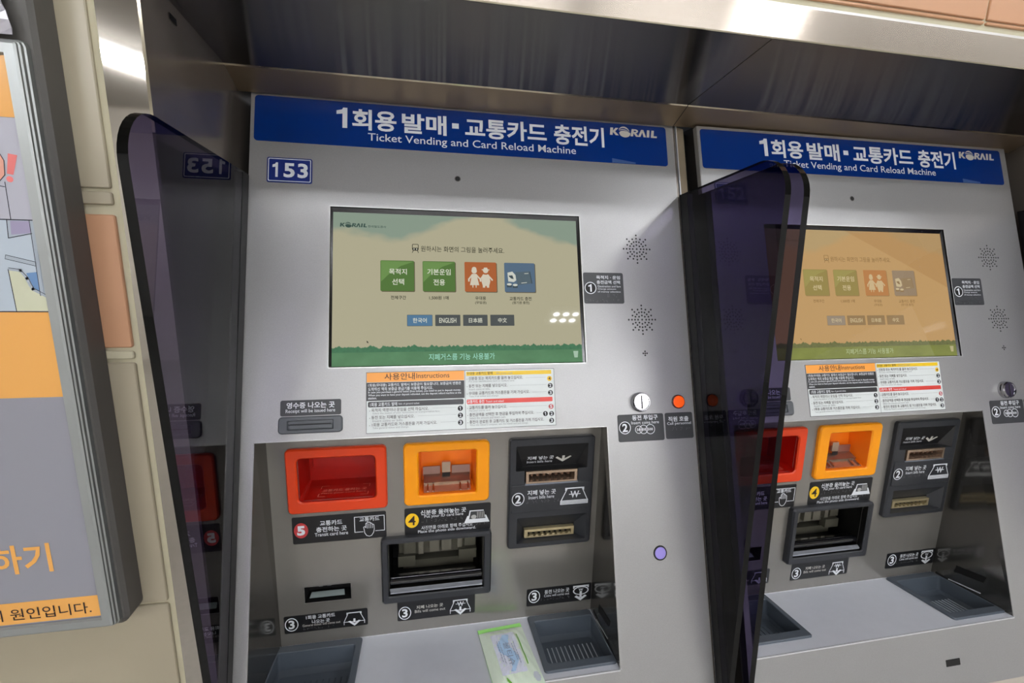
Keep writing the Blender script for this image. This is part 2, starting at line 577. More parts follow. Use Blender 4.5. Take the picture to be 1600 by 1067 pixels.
led_panel('led_ceiling_light', 1.30, -2.55, 'square six-lens ceiling spotlight seen mirrored in the left screen', 3, 2, 0.082, 0.11, 0.025, 30.0)
tube_lamp('fluorescent_ceiling_light', 0.30, -0.98, 'long twin tube ceiling lamp nearest the left machine', 1.9, 10.0, 0.0)
tube_lamp('fluorescent_ceiling_light', 2.40, -0.98, 'long twin tube ceiling lamp nearest the right machine', 1.5, 10.0, 0.0)
tube_lamp('fluorescent_ceiling_light', -1.95, -3.40, 'twin tube ceiling lamp over the hall on the poster side', 1.7, 60.0, -1.1)
tube_lamp('fluorescent_ceiling_light', 0.30, -4.20, 'added wide six tube fill lamp in the middle of the hall', 1.8, 12.5, 0.0, 6, 0.2)  # added fill light, made wide to smooth its reflection on the faces
tube_lamp('fluorescent_ceiling_light', 2.80, -4.20, 'added wide six tube fill lamp over the hall on the right', 1.8, 12.5, 0.0, 6, 0.2)  # second added fill light, same wide shape
led_panel('led_ceiling_light', 1.75, -1.55, 'six-lens ceiling spotlight high in front of the right machine', 3, 2, 0.11, 0.11, 0.036, 120.0)
led_panel('led_ceiling_light', 1.25, -4.35, 'six-lens ceiling spotlight at the far side of the hall', 3, 2, 0.13, 0.13, 0.045, 120.0)


# ------------------------------------------------------------------ ticket vending machine
def one(b, fr, u0, v0, u1, v1, d, m):
    """the numeral 1 with its flag"""
    w, h = u1 - u0, v1 - v0
    q = lambda x, y: (u0 + x * w, v0 + y * h)
    b.flat(fr, [q(.55, 0), q(1, 0), q(1, 1), q(.62, 1), q(.50, .90), q(.0, .84), q(.0, .66), q(.55, .70)], d, m)


def number_disc(b, fr, u, v, r, d, s, ratio=1.0, ring=True):
    """white ring on black with a bold digit"""
    b.prism(fr, CI(u, v, r, ry=r * ratio), d, d + 0.0001, M_BLACK)
    b.circ_ring(fr, u, v, r, r * 0.13, d + 0.0002, M_WHITE, ratio)
    w = r * 0.9
    if s == '1':
        one(b, fr, u - r * .38, v - r * .62 * ratio, u + r * .20, v + r * .62 * ratio, d + .0002, M_WHITE)
        return
    b.text(fr, s, u - w / 2, u + w / 2, v, r * 1.30 * ratio, d + 0.0002, M_WHITE, bold=0.03)


def braille(b, fr, u0, u1, v, d, seed, rows=3):
    rnd = random.Random(seed)
    u = u0
    while u < u1:
        for cx in (0, 0.0022):
            for ry in range(rows):
                if rnd.random() < 0.5:
                    b.loft(fr, [(CI(u + cx, v + (ry - 1) * 0.0021, 0.0007, 6), d), (CI(u + cx, v + (ry - 1) * 0.0021, 0.0003, 6), d + 0.0004)], M_BRAILLE)
        u += 0.0062 if rnd.random() < 0.75 else 0.011


def korail(b, fr, u0, v0, u1, v1, d, m):
    """the railway wordmark: K, split globe, R, bar-less A, I, L"""
    W, Hh = 985.0, 240.0
    sx = (u1 - u0) / W; sy = (v1 - v0) / Hh

    def P(pts):
        return [(u0 + (x - 160) * sx, v1 - (y - 85) * sy) for x, y in pts]

    def F(pts):
        pts = P(pts)
        a = sum(pts[i][0] * pts[(i + 1) % len(pts)][1] - pts[(i + 1) % len(pts)][0] * pts[i][1] for i in range(len(pts)))
        b.flat(fr, pts if a > 0 else pts[::-1], d, m)
    F([(178, 129), (236, 129), (214, 290), (160, 290)])
    F([(283, 129), (345, 129), (270, 208), (228, 214), (222, 203)])
    F([(222, 222), (228, 200), (270, 205), (345, 290), (280, 290)])
    # globe: lower body with a sweeping upper edge, and a crescent above it
    n = 24
    body = [(472 + 116 * cos(a), 232 + 92 * sin(a)) for a in [radians(-5 + 190 * i / n) for i in range(n + 1)]]
    top = [(357, 218), (380, 196), (420, 184), (470, 182), (530, 193), (590, 212)]
    F(body + top[1:-1])
    outer = [(345, 172), (358, 142), (385, 112), (425, 92), (470, 88), (515, 106), (550, 140), (575, 190)]
    inner = [(540, 150), (500, 132), (450, 124), (405, 130), (385, 140)]
    for i in range(len(outer) - 1):
        j = min(i, len(inner) - 1)
    b_in = [(345, 172), (368, 150), (392, 132), (430, 120), (470, 124), (512, 140), (545, 162), (575, 190)]
    for i in range(7):
        F([outer[i], outer[i + 1], b_in[i + 1], b_in[i]])
    b2o = [(350, 178), (385, 156), (430, 146), (480, 152), (535, 176), (575, 200)]
    b2i = [(350, 182), (385, 172), (430, 164), (480, 168), (535, 186), (575, 203)]
    for i in range(5):
        F([b2o[i], b2o[i + 1], b2i[i + 1], b2i[i]])
    F([(622, 130), (672, 130), (640, 290), (588, 290)])
    F([(660, 130), (705, 130), (702, 160), (655, 160)])
    F([(705, 130), (742, 142), (755, 170), (718, 172), (702, 160)])
    F([(755, 170), (740, 200), (708, 216), (700, 190), (718, 172)])
    F([(708, 216), (645, 222), (650, 192), (700, 190)])
    F([(655, 218), (705, 212), (765, 292), (704, 292)])
    F([(820, 130), (868, 130), (795, 290), (745, 290)])
    F([(830, 130), (868, 130), (915, 290), (862, 290)])
    F([(945, 130), (998, 130), (982, 290), (928, 290)])
    F([(1040, 130), (1093, 130), (1078, 252), (1148, 252), (1143, 290), (1016, 290)])


def poly(b, fr, pts, d, m):
    a = sum(pts[i][0] * pts[(i + 1) % len(pts)][1] - pts[(i + 1) % len(pts)][0] * pts[i][1] for i in range(len(pts)))
    b.flat(fr, pts if a > 0 else pts[::-1], d, m)


def note_icon(b, fr, u0, v0, u1, v1, d, arrow):
    """a bank note sliding through a slot, with the won sign"""
    w, h = u1 - u0, v1 - v0
    q = lambda x, y: (u0 + x * w, v0 + y * h)
    s = w * 0.028
    poly(b, fr, [q(.17, .99), q(.83, .99), q(.83, .82), q(.78, .82), q(.76, .92), q(.24, .92), q(.22, .82), q(.17, .82)], d, M_WHITE)
    lo = 0.30 if arrow else 0.22
    b.stroke(fr, [q(.24, .93), q(.04, lo), q(.96, lo), q(.76, .93)], s, d, M_WHITE)
    if not arrow:
        for k in (0.02, 0.09, 0.155):
            b.stroke(fr, [q(.03, k), q(.97, k)], s, d, M_WHITE)
        b.stroke(fr, [q(.03, lo), q(.03, .02)], s, d, M_WHITE)
        b.stroke(fr, [q(.97, lo), q(.97, .02)], s, d, M_WHITE)
        b.text(fr, 'W', *[q(.36, 0)[0], q(.66, 0)[0]], q(0, .58)[1], h * 0.40, d, M_WHITE, bold=0.02)
        b.stroke(fr, [q(.32, .59), q(.70, .59)], s, d, M_WHITE)
    else:
        b.stroke(fr, [q(.05, .12), q(.05, .3)], s, d, M_WHITE)
        b.stroke(fr, [q(.95, .12), q(.95, .3)], s, d, M_WHITE)
        if arrow == 'note':
            b.text(fr, 'W', q(.36, 0)[0], q(.66, 0)[0], q(0, .70)[1], h * 0.30, d, M_WHITE, bold=0.02)
            b.stroke(fr, [q(.30, .71), q(.72, .71)], s, d, M_WHITE)
        poly(b, fr, [q(.46, .52), q(.55, .52), q(.55, .24), q(.46, .24)], d + 0.0001, M_WHITE)
        poly(b, fr, [q(.22, .34), q(.32, .38), q(.505, .17), q(.69, .38), q(.79, .34), q(.505, -.02)], d + 0.0001, M_WHITE)


def coin_icon(b, fr, u0, v0, u1, v1, d):
    w, h = u1 - u0, v1 - v0
    q = lambda x, y: (u0 + x * w, v0 + y * h)
    poly(b, fr, [q(.02, .99), q(.98, .99), q(.98, .82), q(.92, .80), q(.88, .90), q(.12, .90), q(.08, .80), q(.02, .82)], d, M_WHITE)
    c = q(.5, .64)
    b.ring(fr, CI(c[0], c[1], w * .48, ry=h * .28), CI(c[0], c[1], w * .41, ry=h * .22), d, M_WHITE)
    b.text(fr, 'W', q(.36, 0)[0], q(.64, 0)[0], q(0, .70)[1], h * .17, d, M_WHITE, bold=0.02)
    poly(b, fr, [q(.43, .6), q(.57, .6), q(.57, .2), q(.43, .2)], d + 0.0001, M_WHITE)
    poly(b, fr, [q(.12, .26), q(.24, .34), q(.5, .17), q(.76, .34), q(.88, .26), q(.5, -.02)], d + 0.0001, M_WHITE)


D1, D2 = 0.0005, 0.0008


def label_part(root, name, fr, rect, r, m, d=0.0, t=D1):
    b = MB()
    b.plate(fr, *rect, r, d, d + t, m, bev=0.0001)
    return b.build(name, root)


def make_machine():
    root = empty('ticket_vending_machine', ROOT)

    # cabinet: painted face sheet with its cut-outs, side cheeks, top and lower door
    UL, UR, VB, VT = -0.1275, 0.6450, -0.6300, 0.4700
    SCR = (0.0, 0.0, 0.4400, 0.2735)
    REC = (-0.1080, -0.5190, 0.4725, -0.1156)
    b = MB()
    b.holes(FACE, (UL, VB, UR, VT), [SCR, REC], 0.0, M_FACE)
    yb = 0.30
    for u, sgn in ((UL, 1), (UR, -1)):
        pts = [FACE(u, VT), FACE(u, VB), Vector((u, FACE(u, VB).y, 0.0)), Vector((u, yb, 0.0)), Vector((u, yb, FACE(u, VT).z))]
        b.face(pts if sgn > 0 else pts[::-1], M_DARK)
    a0, a1 = FACE(UL, VT), FACE(UR, VT)
    b.face([a0, a1, Vector((UR, yb, a1.z)), Vector((UL, yb, a0.z))], M_DARK)
    # thin folded edges of the face sheet
    b.box(FACE, UL - 0.0012, VB, UL, VT, -0.012, -0.0004, M_FACE)
    b.box(FACE, UR, VB, UR + 0.0050, VT, -0.016, -0.0035, M_SIDE)
    b.build('face_panel', root)
    b = MB()
    yl = FACE(0, VB).y
    fr = Frame((0, yl + 0.003, 0), (1, 0, 0), (0, 0, 1))
    b.plate(fr, UL, 0.06, UR, FACE(0, VB).z - 0.003, 0.004, -0.006, 0.0, mat('lower_door_cream', (196, 188, 176), rough=0.4), bev=0.002)
    b.box(fr, UL + 0.02, 0.0, UR - 0.02, 0.06, -0.05, -0.02, M_DARK)
    b.build('lower_door', root)

    # recess: back plate, cheeks, soffit
    RL, RRr = -0.1035, 0.4775
    holes = [(-0.0570, -0.2325, 0.0684, -0.1545), (0.1422, -0.2348, 0.2420, -0.1540), (0.3150, -0.3550, 0.4530, -0.1500),
             (0.0866, -0.4245, 0.2575, -0.3215), (-0.0590, -0.4285, 0.0194, -0.3975)]
    b = MB()
    b.holes(BACK, (RL, -0.5130, RRr, -0.1080), holes, 0.0, M_RECESS)
    for uf, ub, sgn in ((REC[0], RL, 1), (REC[2], RRr, -1)):
        pts = [FACE(uf, REC[3]), FACE(uf, REC[1]), BACK(ub, -0.5130), BACK(ub, -0.1080)]
        b.face(pts if sgn > 0 else pts[::-1], M_CHEEK)
    b.face([FACE(REC[0], REC[3]), BACK(RL, -0.1080), BACK(RRr, -0.1080), FACE(REC[2], REC[3])], M_RECESS)
    # rolled edge round the recess opening
    b.ring(FACE, [(REC[0] - 0.0012, REC[1] - 0.0012), (REC[2] + 0.0012, REC[1] - 0.0012), (REC[2] + 0.0012, REC[3] + 0.0012), (REC[0] - 0.0012, REC[3] + 0.0012)],
           [(REC[0], REC[1]), (REC[2], REC[1]), (REC[2], REC[3]), (REC[0], REC[3])], 0.0003, mat('rolled_edge', (196, 196, 194), rough=0.25, metal=0.6))
    # coin return slits in the right cheek
    sl = Frame(FACE(REC[2], REC[1]), BACK(RRr, -0.513) - FACE(REC[2], REC[1]), (0, 0, 1))
    b.flat(sl, [(0.055, 0.051), (0.111, 0.046), (0.113, 0.029), (0.058, 0.037)], -0.0008, M_BLACK)
    b.flat(sl, [(0.058, 0.013), (0.120, 0.007), (0.120, 0.0045), (0.058, 0.0105)], -0.0008, M_EDGEW)
    b.build('recess_lining', root)

    # ledge with two tray openings
    TR = (0.3455, 0.0125, 0.4738, 0.1540)
    TL = (-0.1065, 0.0255, 0.0370, 0.1540)
    b = MB()
    b.holes(LEDGE, (-0.1080, 0.0, 0.4760, LEDGE_L), [(TR[0] + .006, TR[1] + .006, TR[2] - .003, TR[3] - .006), (TL[0] + .003, TL[1] + .006, TL[2] - .006, TL[3] - .006)], 0.0, M_LEDGE)
    b.box(LEDGE, -0.1080, -0.0016, 0.4725, 0.0, -0.002, 0.0003, M_EDGEW)
    b.box(LEDGE, -0.1030, LEDGE_L - 0.0014, 0.4770, LEDGE_L, -0.001, 0.0008, M_EDGEW)
    b.build('ledge', root)

    for name, T, inn in (('coin_tray', TR, (0.3560, 0.0300, 0.4705, 0.1360)), ('ticket_tray', TL, (-0.1030, 0.0440, 0.0262, 0.1360))):
        b = MB()
        iu0, iv0, iu1, iv1 = inn
        o = RR(*T, 0.006); n = 5
        i_ = RR(iu0, iv0, iu1, iv1, 0.004)
        dp = -0.032
        fl = RR(iu0 + 0.004, iv0 + 0.012, iu1 - 0.004, iv1 - 0.012, 0.008)
        b.loft(LEDGE, [(o, 0.0), (o, 0.0025), (RR(*T, 0.006, inset=0.0015), 0.004), (RR(iu0 - .0012, iv0 - .0012, iu1 + .0012, iv1 + .0012, 0.005), 0.004), (i_, 0.003),
                       (RR(iu0 + .001, iv0 + .003, iu1 - .001, iv1 - .003, .005), dp + 0.006), (fl, dp)], M_TRAY)
        t = b.build(name, root)
        rb = MB()
        k = 12
        for j in range(k):
            u = iu0 + 0.010 + (iu1 - iu0 - 0.020) * j / (k - 1)
            rb.loft(LEDGE, [(RR(u - .0011, iv0 + .014, u + .0011, iv1 - .028, .001), dp), (RR(u - .0005, iv0 + .016, u + .0005, iv1 - .030, .0004), dp + 0.0014)], M_RIB if name == 'coin_tray' else M_TRAY)
        rb.build('ribs', t)

    # header sign
    b = MB()
    b.plate(FACE, -0.1225, 0.3828, 0.6290, 0.4640, 0.006, 0.0, 0.0008, M_BLUE, bev=0.0002)
    hs = b.build('header_sign', root)
    b = MB()
    d = 0.0011
    one(b, FACE, 0.0085, 0.4155, 0.0265, 0.4528, d, M_WHITE)
    b.text(FACE, '회용', 0.0345, 0.1095, 0.4330, 0.0385, d, M_WHITE, bold=0.026)
    b.text(FACE, '발매', 0.1190, 0.1975, 0.4325, 0.0378, d, M_WHITE, bold=0.026)
    b.flat(FACE, RR(0.2075, 0.4290, 0.2195, 0.4390), d, M_WHITE)
    b.text(FACE, '교통카드', 0.2310, 0.3840, 0.4330, 0.0385, d, M_WHITE, bold=0.026)
    b.text(FACE, '충전기', 0.3985, 0.4982, 0.4325, 0.0400, d, M_WHITE, bold=0.026)
    b.text(FACE, 'Ticket Vending and Card Reload Machine', 0.0610, 0.4403, 0.4000, 0.0185, d, M_WHITE, bold=0.004)
    b.build('lettering', hs)
    b = MB()
    korail(b, FACE, 0.5108, 0.4365, 0.6087, 0.4590, d, M_SILVERTXT)
    b.build('railway_logo', hs)
    b = MB()
    b.flat(FACE, [(0.5125, 0.3832), (0.5604, 0.3832), (0.5604, 0.3862), (0.5125, 0.3922)], 0.0010, M_GLUE)
    b.build('tape_remnant', hs)

    # camera hole
    b = MB()
    b.loft(FACE, [(CI(0.2157, 0.3340, 0.0056, 20), 0.0003), (CI(0.2157, 0.3340, 0.0044, 20), 0.0006)], mat('hole_rim', (120, 118, 114), rough=0.4, metal=0.5), cap1=M_BLACK)
    b.build('camera_hole', root)

    # touch screen
    b = MB()
    LIPM = mat('screen_lip', (228, 228, 226), rough=0.25, metal=0.5)  # pale colour stands in for the highlight along the cutout edge
    b.ring(FACE, RR(-0.0014, -0.0014, 0.4414, 0.2749), RR(0, 0, 0.44, 0.2735), 0.0004, LIPM)
    o = RR(0, 0, 0.44, 0.2735); i_ = RR(0.0040, 0.0018, 0.4348, 0.2655)
    b.loft(FACE, [(o, 0.0004), (RR(0.0012, 0.0008, 0.4388, 0.2725), -0.002), (i_, -0.004)], M_BEZEL, cap1=False)
    ts = b.build('touch_screen', root)
    tag(ts, None)
    DD = -0.004
    sw, sh = 0.4308, 0.2637
    SX, SY = 0.0040, 0.0018

    # display picture: pale sky, teal cloud corners, hedge and meadow
    m = bpy.data.materials.new('display_picture')
    MATS['display_picture'] = m
    b = MB()
    b.flat(FACE, RR(SX, SY, SX + sw, SY + sh), DD - 0.0002, display_material('display_picture', (160, 155, 130), (96, 128, 120), (82, 122, 88), (54, 90, 66)))
    b.build('display', ts)
    b = MB()
    BLK = glow('pixel_dark', (36, 36, 28))
    WHT = glow('pixel_white', (205, 206, 190))
    G1, G2, O1, B1_, K1, L1_, SHD = (glow('pixel_green', (76, 106, 54)), glow('pixel_green_shade', (62, 92, 42)), glow('pixel_orange', (156, 88, 50)),
                                     glow('pixel_blue', (78, 98, 118)), glow('pixel_grey', (72, 76, 76)), glow('pixel_lightblue', (76, 110, 138)), glow('pixel_shadow', (92, 84, 66)))
    d = DD + 0.0002

    korail(b, FACE, 0.0150, 0.2385, 0.0590, 0.2485, d, glow('pixel_logo', (52, 72, 66)))
    b.text(FACE, '한국철도공사', 0.0610, 0.0910, 0.2418, 0.0042, d, glow('pixel_logo', (52, 72, 66)), bold=0.01)
    b.build('screen_logo', ts)
    b = MB()
    # train pictogram
    b.stroke(FACE, RR(0.1352, 0.2030, 0.1453, 0.2122, 0.0015, 3), 0.0010, d, BLK, closed=True)
    poly(b, FACE, RR(0.1352, 0.2010, 0.1453, 0.2060, 0.0012, 3), d, BLK)
    for u in (0.1380, 0.1425):
        poly(b, FACE, CI(u, 0.2036, 0.0011, 10), d + 0.0001, WHT)
    b.stroke(FACE, [(0.1365, 0.2005), (0.1350, 0.1975)], 0.0010, d, BLK)
    b.stroke(FACE, [(0.1440, 0.2005), (0.1455, 0.1975)], 0.0010, d, BLK)
    b.text(FACE, '원하시는 화면의 그림을 눌러주세요.', 0.1497, 0.2968, 0.2048, 0.0102, d, BLK, bold=0.006)
    b.build('screen_message', ts)
    caps = {}
    for t, u0, u1, vc, h in (('전체구간', .0985, .1240, .1178, .0066), ('1,500원 1매', .1630, .1964, .1176, .0070), ('우대용', .2427, .2618, .1176, .0066), ('(무임권)', .2425, .2622, .1094, .0058),
                             ('교통카드 충전', .3041, .3442, .1171, .0070), ('(정기권 충전)', .3090, .3402, .1094, .0060)):
        cb = caps.setdefault(int((u0 + u1) / 2 / 0.072), MB())
        cb.text(FACE, t, u0, u1, vc, h, d, BLK, bold=0.014)
    for cb in caps.values():
        cb.build('button_caption', ts)
    b = MB()
    b.text(FACE, '지폐거스름 기능 사용불가', 0.1612, 0.2746, 0.0149, 0.0112, d, glow('pixel_cyan', (150, 206, 186)), bold=0.002)
    b.build('status_line', ts)
    b = MB()
    # pointer arrow and waste-bin pictogram
    poly(b, FACE, [(0.0591, 0.0442), (0.0598, 0.0400), (0.0606, 0.0410), (0.0618, 0.0394), (0.0624, 0.0398), (0.0613, 0.0414), (0.0626, 0.0416)], d, BLK)
    b.build('pointer_arrow', ts)
    b = MB()
    poly(b, FACE, [(0.4180, 0.0215), (0.4272, 0.0215), (0.4258, 0.0100), (0.4196, 0.0100)], d, glow('pixel_bin', (160, 184, 164)))
    for i in range(3):
        b.stroke(FACE, [(0.4200 + i * 0.0026, 0.0200), (0.4206 + i * 0.0021, 0.0110)], 0.0005, d + 0.0001, glow('pixel_bin_line', (110, 140, 116)))
    b.build('bin_icon', ts)
    # screen buttons
    for (u0, v0, u1, v1, col, kind) in ((.0815, .1290, .1378, .1826, G1, 0), (.1523, .1290, .2083, .1826, G1, 1), (.2249, .1290, .2816, .1826, O1, 2), (.2960, .1290, .3520, .1826, B1_, 3)):
        b = MB()
        poly(b, FACE, RR(u0 + .0014, v0 - .0014, u1 + .0014, v1 - .0010, .002), d, SHD)
        poly(b, FACE, RR(u0, v0, u1, v1, .002), d + 0.0001, col)
        w, h = u1 - u0, v1 - v0
        if kind < 2:
            poly(b, FACE, [(u0 + .001, v0 + h * .30), (u0 + w * .25, v0 + h * .55), (u0 + w * .6, v0 + h * .82), (u1 - .001, v0 + h * .97), (u0 + .001, v1 - .001)], d + 0.0002, glow('pixel_green_light', (98, 130, 72)))
            tx = [('목적지', .0959, .1255, .1630, .0104), ('선택', .1008, .1208, .1452, .0108)] if kind == 0 else [('기본운임', .1602, .2004, .1636, .0108), ('전용', .1705, .1905, .1452, .0108)]
            for t, a, c, vc, hh in tx:
                b.text(FACE, t, a, c, vc, hh, d + 0.0003, WHT, bold=0.010)
        elif kind == 2:
            FG = glow('pixel_figure', (190, 182, 164)); e = d + 0.0003
            q = lambda x, y: (u0 + x * w, v0 + y * h)
            for cx, man in ((.30, 0), (.66, 1)):
                c = q(cx, .70 if not man else .72)
                poly(b, FACE, CI(c[0], c[1], w * .085, 16), e, FG)
                if man:
                    b.stroke(FACE, [q(cx - .11, .745), q(cx + .11, .745)], h * .03, e, FG)
                    poly(b, FACE, [q(cx - .07, .75), q(cx + .07, .75), q(cx + .05, .82), q(cx - .05, .82)], e, FG)
                    poly(b, FACE, [q(cx - .10, .58), q(cx + .10, .58), q(cx + .14, .36), q(cx + .10, .20), q(cx - .10, .20), q(cx - .14, .36)], e, FG)
                    poly(b, FACE, [q(cx - .10, .22), q(cx - .02, .22), q(cx - .03, .14), q(cx - .10, .14)], e, FG)
                    poly(b, FACE, [q(cx + .02, .22), q(cx + .10, .22), q(cx + .10, .14), q(cx + .03, .14)], e, FG)
                else:
                    poly(b, FACE, CI(q(cx, .76)[0], q(cx, .76)[1], w * .075, 14), e, FG)
                    poly(b, FACE, [q(cx - .07, .60), q(cx + .07, .60), q(cx + .15, .22), q(cx - .14, .22)], e, FG)
                    b.stroke(FACE, [q(cx - .05, .23), q(cx - .05, .15)], h * .03, e, FG)
                    b.stroke(FACE, [q(cx + .05, .23), q(cx + .05, .15)], h * .03, e, FG)
                b.stroke(FACE, [q(cx - .06, .57), q(cx - .17, .42), q(cx - .17, .36)], h * .05, e, FG)
                b.stroke(FACE, [q(cx + .06, .57), q(cx + .17, .44), q(cx + .20, .40)], h * .05, e, FG)
        else:
            e = d + 0.0003
            q = lambda x, y: (u0 + x * w, v0 + y * h)
            CG, CD, CW = glow('pixel_card', (78, 92, 100)), glow('pixel_card_dark', (58, 70, 76)), glow('pixel_note', (186, 188, 178))
            poly(b, FACE, [q(.35, .68), q(.82, .72), q(.88, .30), q(.42, .24)], e, CG)
            poly(b, FACE, [q(.82, .72), q(.85, .70), q(.91, .29), q(.88, .30)], e, CD)
            b.stroke(FACE, [q(.66, .635), q(.78, .645)], h * .02, e + 0.0001, CW)
            b.stroke(FACE, [q(.55, .31), q(.72, .33)], h * .02, e + 0.0001, CW)
            poly(b, FACE, [q(.10, .66), q(.26, .70), q(.36, .58), q(.38, .40), q(.30, .34), q(.12, .36)], e + 0.0001, CW)
            poly(b, FACE, [q(.14, .56), q(.26, .57), q(.30, .44), q(.22, .46), q(.15, .52)], e + 0.0002, CD)
            for cx, cy in ((.15, .26), (.34, .24)):
                poly(b, FACE, [q(cx - .08, cy), q(cx + .08, cy), q(cx + .08, cy - .10), q(cx - .08, cy - .10)], e + 0.0002, CD)
                poly(b, FACE, CI(q(cx, cy)[0], q(cx, cy)[1], w * .08, 14, ry=h * .04), e + 0.0003, CW)
        b.build('screen_button', ts)
    for (u0, u1, t, ta, tb, col) in ((.1253, .1680, '한국어', .1350, .1582, L1_), (.1728, .2159, 'ENGLISH', .1796, .2087, K1), (.2206, .2636, '日本語', .2307, .2543, K1), (.2685, .3114, '中文', .2824, .2980, K1)):
        b = MB()
        poly(b, FACE, RR(u0, .0682, u1, .0880, .001, 3), d, glow('pixel_edge', (70, 76, 74)))
        poly(b, FACE, RR(u0 + .0005, .0688, u1 - .0005, .0874, .001, 3), d + 0.0001, col)
        b.text(FACE, t, ta, tb, .0781, .0085, d + 0.0003, WHT, bold=0.006)
        b.build('language_button', ts)

    # instruction sheet
    b = MB()
    b.plate(FACE, 0.0592, -0.1086, 0.3792, -0.0090, 0.0, 0.0, 0.0004, mat('sheet_border', (70, 70, 70), rough=0.5))
    b.plate(FACE, 0.0600, -0.1078, 0.3784, -0.0098, 0.0, 0.0004, 0.0006, M_PAPER)
    sh_ = b.build('instruction_sheet', root)
    b = MB()
    e = 0.0009
    poly(b, FACE, RR(.0602, -.0256, .2200, -.0098), e, M_ORANGE)
    poly(b, FACE, RR(.0600, -.0560, .2200, -.0262), e, M_SHEETBLK)
    poly(b, FACE, RR(.0622, -.0664, .2182, -.0575, .002, 3), e, M_SHEETBLK)
    poly(b, FACE, RR(.2236, -.0187, .3738, -.0119), e, M_SHEETYEL)
    poly(b, FACE, RR(.2236, -.0668, .3742, -.0590, .0015, 3), e, M_SHEETRED)
    b.stroke(FACE, [(.2212, -.1078), (.2212, -.0098)], 0.0006, e, M_INK)
    g = e + 0.0003
    T = lambda s, a, c, vc, h, m, bo=0.0: b.text(FACE, s, a, c, vc, h, g, m, bold=bo, res=2)
    T('사용안내', .0885, .1375, -.0168, .0112, M_INK, .006)
    T('Instructions', .1400, .1950, -.0165, .0082, M_INK)
    T('1회용(무대용) 교통카드 발매시 보증금이 필요합니다. 보증금의 반환은', .0624, .2146, -.0308, .0060, M_WHITE, .012)
    T('도착하신 역의 보증금 환급기를 이용해 주십시오.', .0624, .1674, -.0370, .0060, M_WHITE, .012)
    T('In case you purchase a general ticket (free ticket), you need to put in deposit money.', .0625, .2140, -.0424, .0042, M_WHITE, .012)
    T('When you want to have your deposit refunded, use the deposit refund machine at the', .0625, .2143, -.0472, .0042, M_WHITE, .012)
    T('station.', .0625, .0760, -.0516, .0036, M_WHITE, .012)
    T('1회용 교통카드 발매', .0655, .1086, -.0620, .0062, M_WHITE, .012)
    T('Sale of general ticket', .1107, .1446, -.0624, .0040, M_WHITE)
    for kr, en, vk, u1, u2, n in (('목적지 역명이나 운임을 선택 하십시오.', 'Select the station of your destination or transportation fare.', -.0712, .1598, .1783, '1'),
                                  ('동전 또는 지폐를 넣으십시오.', 'Insert coins or bills.', -.0830, .1364, .1180, '2'),
                                  ('1회용 교통카드와 거스름돈을 가져 가십시오.', 'Take general ticket and change.', -.0948, .1733, .1275, '3')):
        T('- ' + kr, .0642, u1, vk, .0058, M_INK, .004)
        T(en, .0694, u2, vk - .0056, .0036, M_INKG)
        b.stroke(FACE, [(u1 + .006, vk), (.2055, vk)], 0.0003, g, M_INKG)
        number_small(b, .2124, vk - .0020, n, M_BLACK, M_WHITE, g)
    T('우대용 교통카드 발매', .2244, .2690, -.0148, .0050, M_INK, .006)
    T('Sale of free ticket', .2755, .3041, -.0152, .0032, M_INKG)
    T('교통카드 충전', .2244, .2533, -.0628, .0056, M_WHITE, .012)
    T('Transit card reload', .2561, .2870, -.0632, .0036, M_WHITE)
    for kr, en, vk, u1, u2, n in (('신분증 또는 복지카드를 올려 놓으십시오.', 'Put your identification card or welfare card.', -.0234, .3222, .3072, '4'),
                                  ('동전 또는 지폐를 넣으십시오.', 'Insert coins or bills.', -.0362, .2942, .2640, '2'),
                                  ('우대용 교통카드와 거스름돈을 가져 가십시오.', 'Take free ticket and change.', -.0486, .3333, .2790, '3'),
                                  ('교통카드를 올려 놓으십시오.', 'Put your transit card.', -.0728, .2925, .2640, '5'),
                                  ('충전금액을 선택한 후 현금을 투입하여 주십시오.', 'Select the amount and insert cash.', -.0848, .3399, .2900, '12'),
                                  ('충전이 완료된 후 교통카드 및 거스름돈을 가져 가십시오.', 'When the reload is complete, take the transit card and change.', -.0970, .3570, .3290, '3')):
        T('- ' + kr, .2240, u1, vk, .0058, M_INK, .004)
        T(en, .2278, u2, vk - .0056, .0036, M_INKG)
        if u1 < .345:
            b.stroke(FACE, [(u1 + .005, vk - .001), (.3540 if n == '12' else .3635, vk - .001)], 0.0003, g, M_INKG)
        if n == '12':
            number_small(b, .3603, vk - .0030, '1', M_BLACK, M_WHITE, g); number_small(b, .3714, vk - .0034, '2', M_BLACK, M_WHITE, g)
        elif n == '4':
            number_small(b, .3700, vk - .0034, '4', M_NUM4, M_INK, g)
        elif n == '5':
            number_small(b, .3710, vk - .0030, '5', M_NUM5, M_WHITE, g)
        else:
            number_small(b, .3710, vk - .0030, n, M_BLACK, M_WHITE, g)
    b.build('lettering', sh_)

    # receipt label and receipt slot
    lb = label_part(root, 'receipt_label', FACE, (-.0713, -.0757, .0204, -.0508), .003, M_LABEL)
    b = MB()
    b.text(FACE, '영수증 나오는 곳', -.0620, .0105, -.0592, .0098, D2, M_WHITE, bold=.022)
    b.text(FACE, 'Receipt will be issued here', -.0632, .0113, -.0688, .0072, D2, M_WHITE, bold=.006)
    b.build('lettering', lb)
    b = MB()
    b.loft(FACE, [(RR(-.0735, -.1036, .0232, -.0768, .006), 0), (RR(-.0735, -.1036, .0232, -.0768, .006), .002), (RR(-.0735, -.1036, .0232, -.0768, .006, inset=.0018), .0035),
                  (RR(-.0605, -.0982, .0095, -.0826, .002), .0035), (RR(-.0590, -.0968, .0080, -.0840, .002), .0008)], M_GREY)
    rs = b.build('receipt_slot', root)
    b = MB()
